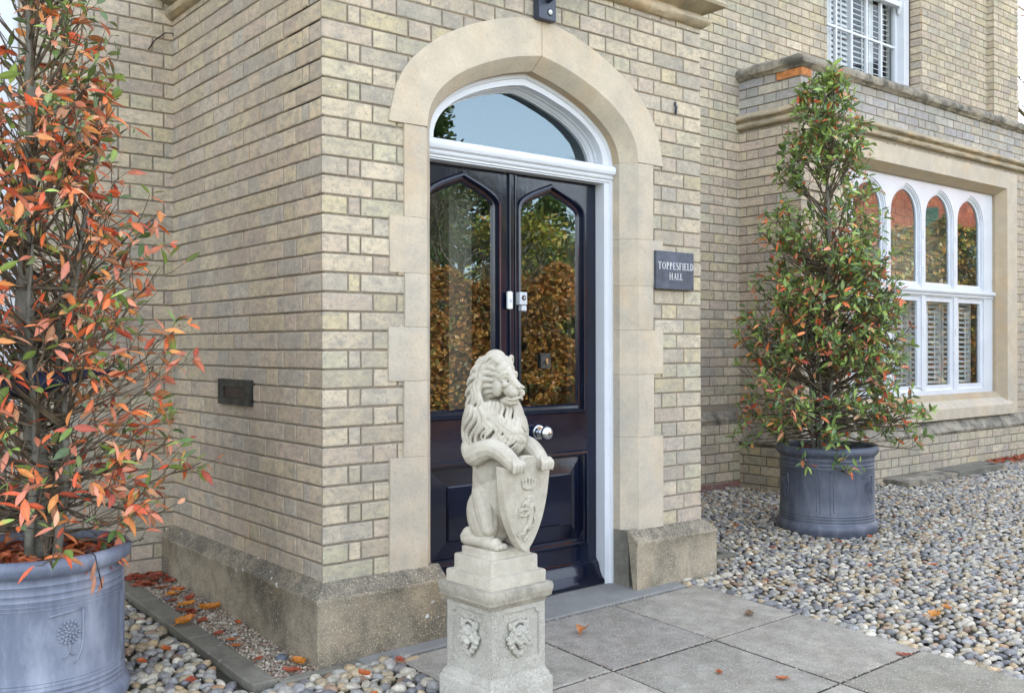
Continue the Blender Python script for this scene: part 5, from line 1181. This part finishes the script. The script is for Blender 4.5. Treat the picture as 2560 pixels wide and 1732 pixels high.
# dead stalk hanging over the rim of the left pot
mb = MB(); a = R_(a1+33); rx_, ry_ = math.cos(a), math.sin(a)
def rp(r_, h, s_=0): return Vector((P1[0]+r_*rx_-s_*ry_, P1[1]+r_*ry_+s_*rx_, P1[2]+h))
mb.tube([rp(.25, .50), rp(.30, .545), rp(.325, .53, .006), rp(.335, .48, .012), rp(.34, .42, .022)], [.003, .003, .0028, .0024, .0018], 6)
st = mb.build('dead_stalk', M['lens'], None, True); tag(st, 'thin dark dead stalk with curled leaves hanging over the rim of the left planter', 'stalk')
mb = MB()
for h, s_, L_ in ((.515, .0, .07), (.47, .0, .07), (.46, .03, .06)): leaf(mb, rp(.335, h, s_), (rp(.335, h-.1, s_-.02)-rp(.335, h, s_)), L_, lr, (.50, .22, .12), None, .2, .3)
mb.build('leaf', M['leaf'], st, fix=False)
# navy wrapped arm behind the leaves of the left shrub, and the green wire ties
def cam_pt(px, py, dep): # a point at picture position and depth
    c_, s_ = math.cos(TH), math.sin(TH); r = (px-1280)/2441*dep; u = -(py-868)/2441*dep
    return Vector((CAM.x+c_*r+s_*dep, CAM.y-s_*r+c_*dep, CAM.z+u))
mb = MB(); pts = [cam_pt(-60, 962, 3.30), cam_pt(0, 958, 3.30), cam_pt(60, 956, 3.31), cam_pt(120, 952, 3.33), cam_pt(180, 940, 3.36), cam_pt(235, 930, 3.42), cam_pt(285, 925, 3.5)]
mb.tube(pts, [.040, .043, .041, .034, .024, .012, .004], 14); o = mb.build('cloth_tie', M['navy'], None, True); tag(o, 'dark navy cloth band wound round the trunk of the left shrub, tapering to the right', 'cloth band')
for k, (h, rr_) in enumerate(((.60, .0375), (.72, .037))):
    mb = MB(); zc = P1[2]+.47+h; t = h/(2.55-.1); cx_ = P1[0]+.02*math.sin(t*5+15)+.012*math.sin(t*13); cy_ = P1[1]+.02*math.cos(t*4.1+15)
    mb.tube([(cx_+rr_*math.cos(a), cy_+rr_*math.sin(a), zc+.003*math.sin(a)) for a in np.linspace(0, 6.28, 24)], .0016, 5, False)
    o = mb.build('wire_tie', M['wire'], None, True); tag(o, ['green wire tie round the lower trunk of the left shrub', 'green wire tie round the trunk of the left shrub just under the cloth band'][k], 'wire')
# ---- fallen leaves, each its own object
FL = random.Random(9)
def fallen(x, y, L_, col, label, group=None, shape='oak', z=None, rot=None, lift=.0):
    mb = MB(); zz = gzf(x, y)+(.018 if z is None else z); rot = FL.uniform(0, 6.28) if rot is None else rot; d = Vector((math.cos(rot), math.sin(rot), 0)); s_ = Vector((-d.y, d.x, 0))
    # lobed blade as a fan grid with curl
    nU, nV = 12, 5; vs = []; cols = []
    for i in range(nU+1):
        t = i/nU; w = math.sin(math.pi*min(1, t*.97+.015))**.75*(.34+.05*math.sin(t*19+x*50))*(1.0 if shape == 'oak' else .8)
        for j in range(nV+1):
            v = j/nV*2-1; e = w*v*L_
            h = .20*L_*(abs(v)**1.6)*(.6+.4*math.sin(x*40))+.22*L_*abs(t-.5)**1.5+lift*L_*math.sin(math.pi*t)+.02*L_*math.sin(t*14+v*5)
            p = Vector((x, y, zz+h))+d*(t-.5)*L_+s_*e; vs.append(p); k = 1-.25*abs(math.sin(t*18+v*3)) if abs(v) > .1 else 1.25; cols.append(tuple(min(1, c*k) for c in col))
    fs = [(i*(nV+1)+j, (i+1)*(nV+1)+j, (i+1)*(nV+1)+j+1, i*(nV+1)+j+1) for i in range(nU) for j in range(nV)]
    mb.add(vs, fs, cols); st0 = Vector((x, y, zz+.06*L_))-d*.5*L_
    mb.tube([st0, st0-d*.12*L_, st0-d*.25*L_+Vector((0, 0, .03*L_))], .0012, 4, True, col); o = mb.build('fallen_leaf', M['leaf'], fix=False); tag(o, label, 'leaf', group); return o
OR = (.72, .27, .04); OR2 = (.62, .16, .04); BR = (.28, .09, .045); RD = (.42, .10, .05)
fallen(1.009, -.366, .075, (.60, .22, .06), 'curled orange brown leaf lying on the grey slab right of the pedestal', rot=.5, lift=.35, z=.014)
fallen(1.667, .140, .055, RD, 'small red brown leaf at the foot of the white door frame', rot=.3, z=.02)
fallen(1.80, -.62, .06, (.26, .16, .09), 'thin dry brown leaf on the slab nearest the right edge of the path', rot=.8, z=.014)
fallen(1.87, -1.32, .055, RD, 'red leaf on the joint where the path meets the right hand cobbles', rot=2.2, z=.014)
fallen(1.26, -1.18, .045, (.55, .17, .05), 'small orange leaf near the middle slab joint in the right foreground', rot=2.4, z=.014)
fallen(1.12, -1.0, .035, (.5, .14, .05), 'tiny orange leaf beside the slab joint in front of the door', rot=1, z=.014)
fallen(2.42, -1.16, .085, (.75, .33, .07), 'broad yellow orange leaf lying on the cobbles at the right edge', rot=.2, z=.028)
fallen(2.58, -1.14, .06, (.72, .30, .08), 'smaller orange leaf beside the broad one on the right cobbles', rot=.9, z=.028)
sp = [(-.17, 1.30, .07, BR), (-.12, 1.22, .06, OR2), (-.16, 1.17, .085, OR), (-.20, 1.08, .06, BR), (-.13, 1.05, .07, RD), (-.17, .98, .09, OR), (-.21, .90, .085, BR), (-.19, .86, .07, RD), (-.11, .86, .09, OR), (-.22, .80, .06, OR2), (-.20, .72, .07, RD), (-.09, .60, .045, OR2), (-.21, .52, .06, RD), (-.20, .42, .045, OR2), (-.21, .34, .045, OR2), (-.205, .15, .045, RD), (-.10, .02, .075, OR), (-.16, -.04, .07, RD), (-.22, 1.42, .08, RD), (-.15, 1.45, .08, BR), (-.10, 1.38, .06, RD), (-.2, 1.52, .07, BR), (-.12, 1.52, .07, RD)]
ORD = ['first', 'second', 'third', 'fourth', 'fifth', 'sixth', 'seventh', 'eighth', 'ninth', 'tenth', 'eleventh', 'twelfth', 'thirteenth', 'fourteenth', 'fifteenth', 'sixteenth', 'seventeenth', 'eighteenth', 'nineteenth', 'twentieth', 'twenty first', 'twenty second', 'twenty third', 'twenty fourth']
def cname(c): return {OR: 'bright orange', OR2: 'deep orange', BR: 'dark brown', RD: 'dull red'}[c]
for i, (x, y, L_, c) in enumerate(sorted(sp, key=lambda q: -q[1])): fallen(x, y, L_, c, '%s leaf in the gravel strip, %s counting from the far wall' % (cname(c), ORD[i]), 'fallen leaves in the gravel strip')
fallen(-.285, .70, .095, OR, 'bright orange lobed leaf lying across the kerb stone beside the gravel strip', rot=.4, z=.03)
sp = [(-.46, .42, .055, OR2), (-.50, .06, .06, RD), (-.42, -.24, .05, OR), (-.58, .34, .05, OR2), (-.55, -.14, .05, BR), (-.47, -.46, .055, OR2), (-.25, -.42, .05, RD), (.02, -.26, .06, OR2), (.20, -.22, .05, RD), (-.05, -.44, .05, OR2), (-.32, -.30, .05, BR)]
for i, (x, y, L_, c) in enumerate(sorted(sp, key=lambda q: -(q[0]-q[1]))): fallen(x, y, L_, c, '%s leaf on the near cobbles, %s counting from the pedestal to the left planter' % (cname(c), ORD[i]), 'fallen leaves on the near cobbles', z=.03)
sp = [(3.35, -.10, .05, RD), (3.62, -.13, .06, OR2), (2.9, .05, .05, RD), (2.5, -.1, .05, OR2), (2.7, .4, .05, RD), (3.2, .55, .05, OR2), (4.3, .1, .05, BR), (3.0, -.5, .05, OR2), (4.0, -.5, .05, RD), (3.3, -.7, .06, OR2), (2.3, -.35, .045, RD), (3.9, .75, .05, OR2), (2.75, 1.35, .05, RD), (2.6, 1.42, .05, BR)]
for i, (x, y, L_, c) in enumerate(sorted(sp)): fallen(x, y, L_*.85, c, 'small %s leaf on the right hand cobbles, %s counting from the porch outward' % (cname(c), ORD[i]), 'fallen leaves on the far cobbles', z=.024)
mb = MB()                             # drift of red leaves along the foot of the bay, beyond counting
for i in range(420):
    x = FL.uniform(7.35, 9.4); y = .93-FL.random()**2*.12; c = FL.choice([RD, BR, OR2, (.2, .06, .03)]); leaf(mb, (x, y, gzf(x, y)+.02+FL.uniform(0, .02)), (FL.gauss(0, 1), FL.gauss(0, 1), 0), .05, FL, c, None, .4, .4)
for i in range(160):
    x = FL.uniform(-.6, -.07); y = 1.585-FL.random()**2*.22; c = FL.choice([RD, BR, (.3, .06, .04), (.2, .06, .03)]); leaf(mb, (x, y, gzf(x, y)+.015+FL.uniform(0, .02)), (FL.gauss(0, 1), FL.gauss(0, 1), 0), .05, FL, c, None, .4, .4)
o = mb.build('leaf_drift', M['leaf'], fix=False); tag(o, kind='stuff')
# ================================================================= GARDEN SEEN IN THE GLASS (behind the camera) AND BARE TREES
def crown_tree(name, label, x, y, h, rx, ry, zb, n, cols, seed, Lf=.16, cat='tree', cone=False, group=None, clumps=26):
    rnd = random.Random(seed); T = empty(name, label, cat, (x, y, -.15), group); mb = MB(); tr = MB()
    tr.tube([(x+.15*math.sin(t*3+seed), y+.1*math.sin(t*4), -.3+t*h*.9) for t in np.linspace(0, 1, 8)], [.18*(1-.8*t)*max(.3, h/8) for t in np.linspace(0, 1, 8)], 9)
    cl = []
    for i in range(clumps):
        t = rnd.random()**(.8 if not cone else 1.25); z = zb+(h-zb)*t; k = (1-t)**.8+.05 if cone else math.sqrt(max(.06, 1-(2*t-.85)**2*.75)); a = rnd.uniform(0, 6.28); r = rnd.uniform(.35, .95)*k
        c = (x+rx*r*math.cos(a), y+ry*r*math.sin(a), z); cl.append((c, rnd.uniform(.28, .5)*min(rx, 1.6)*(.7 if cone else 1)*(.45+.55*k), rnd.uniform(.6, 1.35)))
        tr.tube([(x, y, z-.25*(h-zb)*.4), ((x+c[0])/2, (y+c[1])/2, z-.12), c], [.04, .03, .012], 5, False)
    for i in range(n):
        c, r, k = rnd.choice(cl); v = Vector((rnd.gauss(0, 1), rnd.gauss(0, 1), rnd.gauss(0, .8))).normalized()*r*rnd.random()**.4
        col = tuple(q*k*rnd.uniform(.8, 1.2) for q in rnd.choice(cols)); p = Vector(c)+v; d = Vector((rnd.gauss(0, 1), rnd.gauss(0, 1), rnd.gauss(0, .6))).normalized(); s_ = d.orthogonal().normalized(); L = Lf*rnd.uniform(.6, 1.3)
        mb.add([p-d*L*.5, p+s_*L*.25, p+d*L*.5, p-s_*L*.25+d*.1*L], [(0, 1, 2, 3)], [col]*4)
    tr.build('trunk', M['bark'], T, True); mb.build('crown', M['leaf'], T, fix=False); return T
CON = [(.05, .10, .03), (.08, .12, .035), (.11, .14, .045)]; YEL = [(.34, .30, .05), (.22, .24, .05), (.42, .32, .06)]; BEE = [(.56, .25, .05), (.46, .17, .04), (.62, .32, .08), (.34, .17, .05), (.25, .20, .05)]; DKG = [(.02, .045, .02), (.03, .06, .025)]
def refl(px, D_, ym):
    """world point on the reflected ray of picture column px, at forward distance D_ behind the mirror plane y=ym"""
    c_, s_ = math.cos(TH), math.sin(TH); r = (px-1280)/2441; dx, dy = s_+r*c_, c_-r*s_
    return CAM.x+D_*dx, 2*ym-(CAM.y+D_*dy)
x, y = refl(1372, 26, .19); crown_tree('spruce_tree', 'dark green conical tree standing across the drive behind the beech hedge', x, y, 5.2, 1.9, 1.9, .8, 12000, CON+[(.09, .11, .03)], 1, .16, cone=True, clumps=60)
x, y = refl(1160, 24, .19); crown_tree('yew_tree', 'broad olive green yew tree filling the view across the drive', x, y, 5.4, 2.6, 2.4, .6, 15000, CON+[(.18, .19, .05), (.24, .21, .06)], 2, .17, clumps=80)
x, y = refl(1055, 19, .19); crown_tree('cypress_tree', 'tall feathery cypress tree at the left end of the hedge', x, y, 6.1, 1.1, 1.1, .5, 9000, CON, 3, .13, cone=False, clumps=60)
x, y = refl(1300, 21, .19); crown_tree('maple_tree', 'yellow green small tree beside the conical tree', x, y, 3.9, 1.5, 1.3, .6, 7000, YEL, 4, .14, clumps=40)
x, y = refl(1440, 21, .19); crown_tree('maple_tree', 'second yellow green small tree to the right of the conical tree', x, y, 3.3, 1.4, 1.3, .6, 6000, YEL+CON, 5, .14, clumps=40)
# beech hedge in autumn colour: one long clipped thing
def hedge(name, label, p0, p1, h, wd, n, cols, seed, Lf=.12):
    rnd = random.Random(seed); T = empty(name, label, 'hedge', ((p0[0]+p1[0])/2, (p0[1]+p1[1])/2, -.1)); mb = MB(); tr = MB(); d = Vector((p1[0]-p0[0], p1[1]-p0[1], 0)); L_ = d.length; d.normalize(); q = Vector((-d.y, d.x, 0))
    for i in range(n):
        t = rnd.random()*L_; z = h*rnd.random()**.8*(1+.30*noise.noise(Vector((t*.55, seed, 0)))+.12*noise.noise(Vector((t*2.4, seed, 4)))); e = rnd.choice((-1, 1))*wd*(.5-.25*rnd.random()**2)
        if noise.noise(Vector((t*1.9, z*2.2, seed))) > .30: continue
        p = Vector((p0[0], p0[1], -.1))+d*t+q*e+Vector((0, 0, z)); k = .75+.6*max(-.5, noise.noise(Vector((t*1.4, z*1.6, 3))))+.25*rnd.random(); col = tuple(c*k for c in rnd.choice(cols))
        dd = Vector((rnd.gauss(0, 1), rnd.gauss(0, 1), rnd.gauss(0, 1))).normalized(); s_ = dd.orthogonal().normalized(); l = Lf*rnd.uniform(.6, 1.2); mb.add([p-dd*l*.5, p+s_*l*.35, p+dd*l*.5, p-s_*l*.35], [(0, 1, 2, 3)], [col]*4)
    for i in range(int(L_*5)):
        t = rnd.random()*L_; p = Vector((p0[0], p0[1], -.3))+d*t; tr.tube([p, p+Vector((rnd.gauss(0, .1), rnd.gauss(0, .1), h*.5)), p+Vector((rnd.gauss(0, .25), rnd.gauss(0, .25), h*.95))], [.03, .02, .008], 5, False)
    tr.build('stems', M['twig'], T, True, fix=False); mb.build('foliage', M['leaf'], T, fix=False)
xa, ya = refl(1020, 14.5, .19); xb, yb = refl(1560, 14.5, .19)
hedge('beech_hedge', 'long orange brown beech hedge across the drive', (xa-1.5, ya-.2), (xb+.5, yb), 2.45, .9, 46000, BEE, 5, .085)
xa, ya = refl(1960, 21, 1.17); xb, yb = refl(2520, 20, 1.17)
hedge('mixed_hedge', 'dark green and golden hedge in front of the red brick house', (xa, ya), (xb, yb), 3.75, 1.2, 42000, BEE+DKG+DKG+YEL+[(.40, .22, .03)], 6, .13)
# white parked van glimpsed through the hedge
# red brick house across the road
x0, y0_ = refl(2080, 34, 1.17); x1, y1_ = refl(2560, 31, 1.17)
RH = empty('red_brick_house', 'red brick house with green framed window across the garden', 'house', ((x0+x1)/2, (y0_+y1_)/2, -.1))
u = Vector((x1-x0, y1_-y0_)).normalized(); nn = Vector((-u.y, u.x)); 
if nn.dot(Vector((0-x0, 1-y0_))) < 0: nn = -nn
Lh = (Vector((x1, y1_))-Vector((x0, y0_))).length+4
mb = MB(); A = Vector((x0, y0_))-u*2
def hp(s_, d, z): q = A+u*s_+nn*d; return (q.x, q.y, z)
def hbox(mb, s0, s1, d0, d1, z0, z1): mb.add([hp(s0, d0, z0), hp(s1, d0, z0), hp(s1, d1, z0), hp(s0, d1, z0), hp(s0, d0, z1), hp(s1, d0, z1), hp(s1, d1, z1), hp(s0, d1, z1)], [(0, 3, 2, 1), (4, 5, 6, 7), (0, 1, 5, 4), (1, 2, 6, 5), (2, 3, 7, 6), (3, 0, 4, 7)])
hbox(mb, 0, Lh, -7, 0, -.4, 9.0); mb.build('wall', M['mortar'], RH)
mb = MB(); bricks(mb, (A.x, A.y), (u.x, u.y), (nn.x, nn.y), Lh, 2.6, 8.9, None, seed=31, start='x', course=.15, sloppy=2); mb.build('brickwork', M['redbrick'], RH)
ws = None
wx, wy = refl(2328, 33, 1.17); s_w = (Vector((wx, wy))-A).dot(u)
mb = MB(); hbox(mb, s_w-.28, s_w+.28, .0, .06, 4.75, 5.8); W_ = mb.build('window', simple('green_paint', (.06, .16, .12), .5), RH)
mb = MB(); hbox(mb, s_w-.21, s_w+.21, .055, .07, 4.84, 5.72); mb.build('pane', M['glass_sash'], W_)
mb = MB(); mb.add([hp(-.4, .4, 8.9), hp(Lh+.4, .4, 8.9), hp(Lh+.4, -3.5, 12), hp(-.4, -3.5, 12), hp(-.4, -7.4, 8.9), hp(Lh+.4, -7.4, 8.9)], [(0, 1, 2, 3), (3, 2, 5, 4), (0, 3, 4), (1, 5, 2), (0, 4, 5, 1)]); mb.build('roof', M['slate'], RH)
# bare trees
def bare_tree(name, label, x, y, h, seed, spread=.5, group=None, lean=(0, 0)):
    rnd = random.Random(seed); T = empty(name, label, 'tree', (x, y, -.2), group); mb = MB(); tr = MB()
    def grow(p, d, L, r, lev):
        n = 5; pts = [p]; q = p.copy(); dd = d.copy()
        for i in range(n): dd = (dd+Vector((rnd.gauss(0, .16), rnd.gauss(0, .16), rnd.gauss(.03, .10)))).normalized(); q = q+dd*L/n; pts.append(q.copy())
        (tr if lev == 0 else mb).tube(pts, [r*(1-.5*i/n) for i in range(n+1)], 8 if lev < 2 else 4, False)
        if lev >= 5: return
        for k in range({0: 7, 1: 5, 2: 5, 3: 4, 4: 3}[lev]):
            t = rnd.uniform(.35, 1); i = min(n-1, int(t*n)); b = pts[i].lerp(pts[i+1], t*n-i); a = rnd.uniform(0, 6.28); o1 = dd.orthogonal().normalized(); o2 = dd.cross(o1)
            nd = (dd*.75+(o1*math.cos(a)+o2*math.sin(a))*rnd.uniform(.4, .9)*(1+spread)+Vector((0, 0, .15))).normalized(); grow(b, nd, L*rnd.uniform(.48, .72), r*.48, lev+1)
    grow(Vector((x, y, -.3)), Vector((lean[0], lean[1], 1)).normalized(), h*.5, h*.016, 0)
    tr.build('trunk', M['bark'], T, True); mb.build('branches', M['twig'], T, True, fix=False); return T
bare_tree('bare_tree', 'bare winter tree standing beyond the right end of the house', 20.3, 6.0, 12.5, 3, .35)
bare_tree('bare_tree', 'bare tree reflected in the upper sash window, across the garden', 22, -18, 16, 8, .5)
x, y = refl(1262, 15.5, .19); bare_tree('bare_sapling', 'thin bare sapling rising above the beech hedge', x, y, 4.5, 12, .1)
0 and bare_tree('bare_sapling', 'second thin bare sapling above the hedge further left', x, y, 4.3, 14, .1)
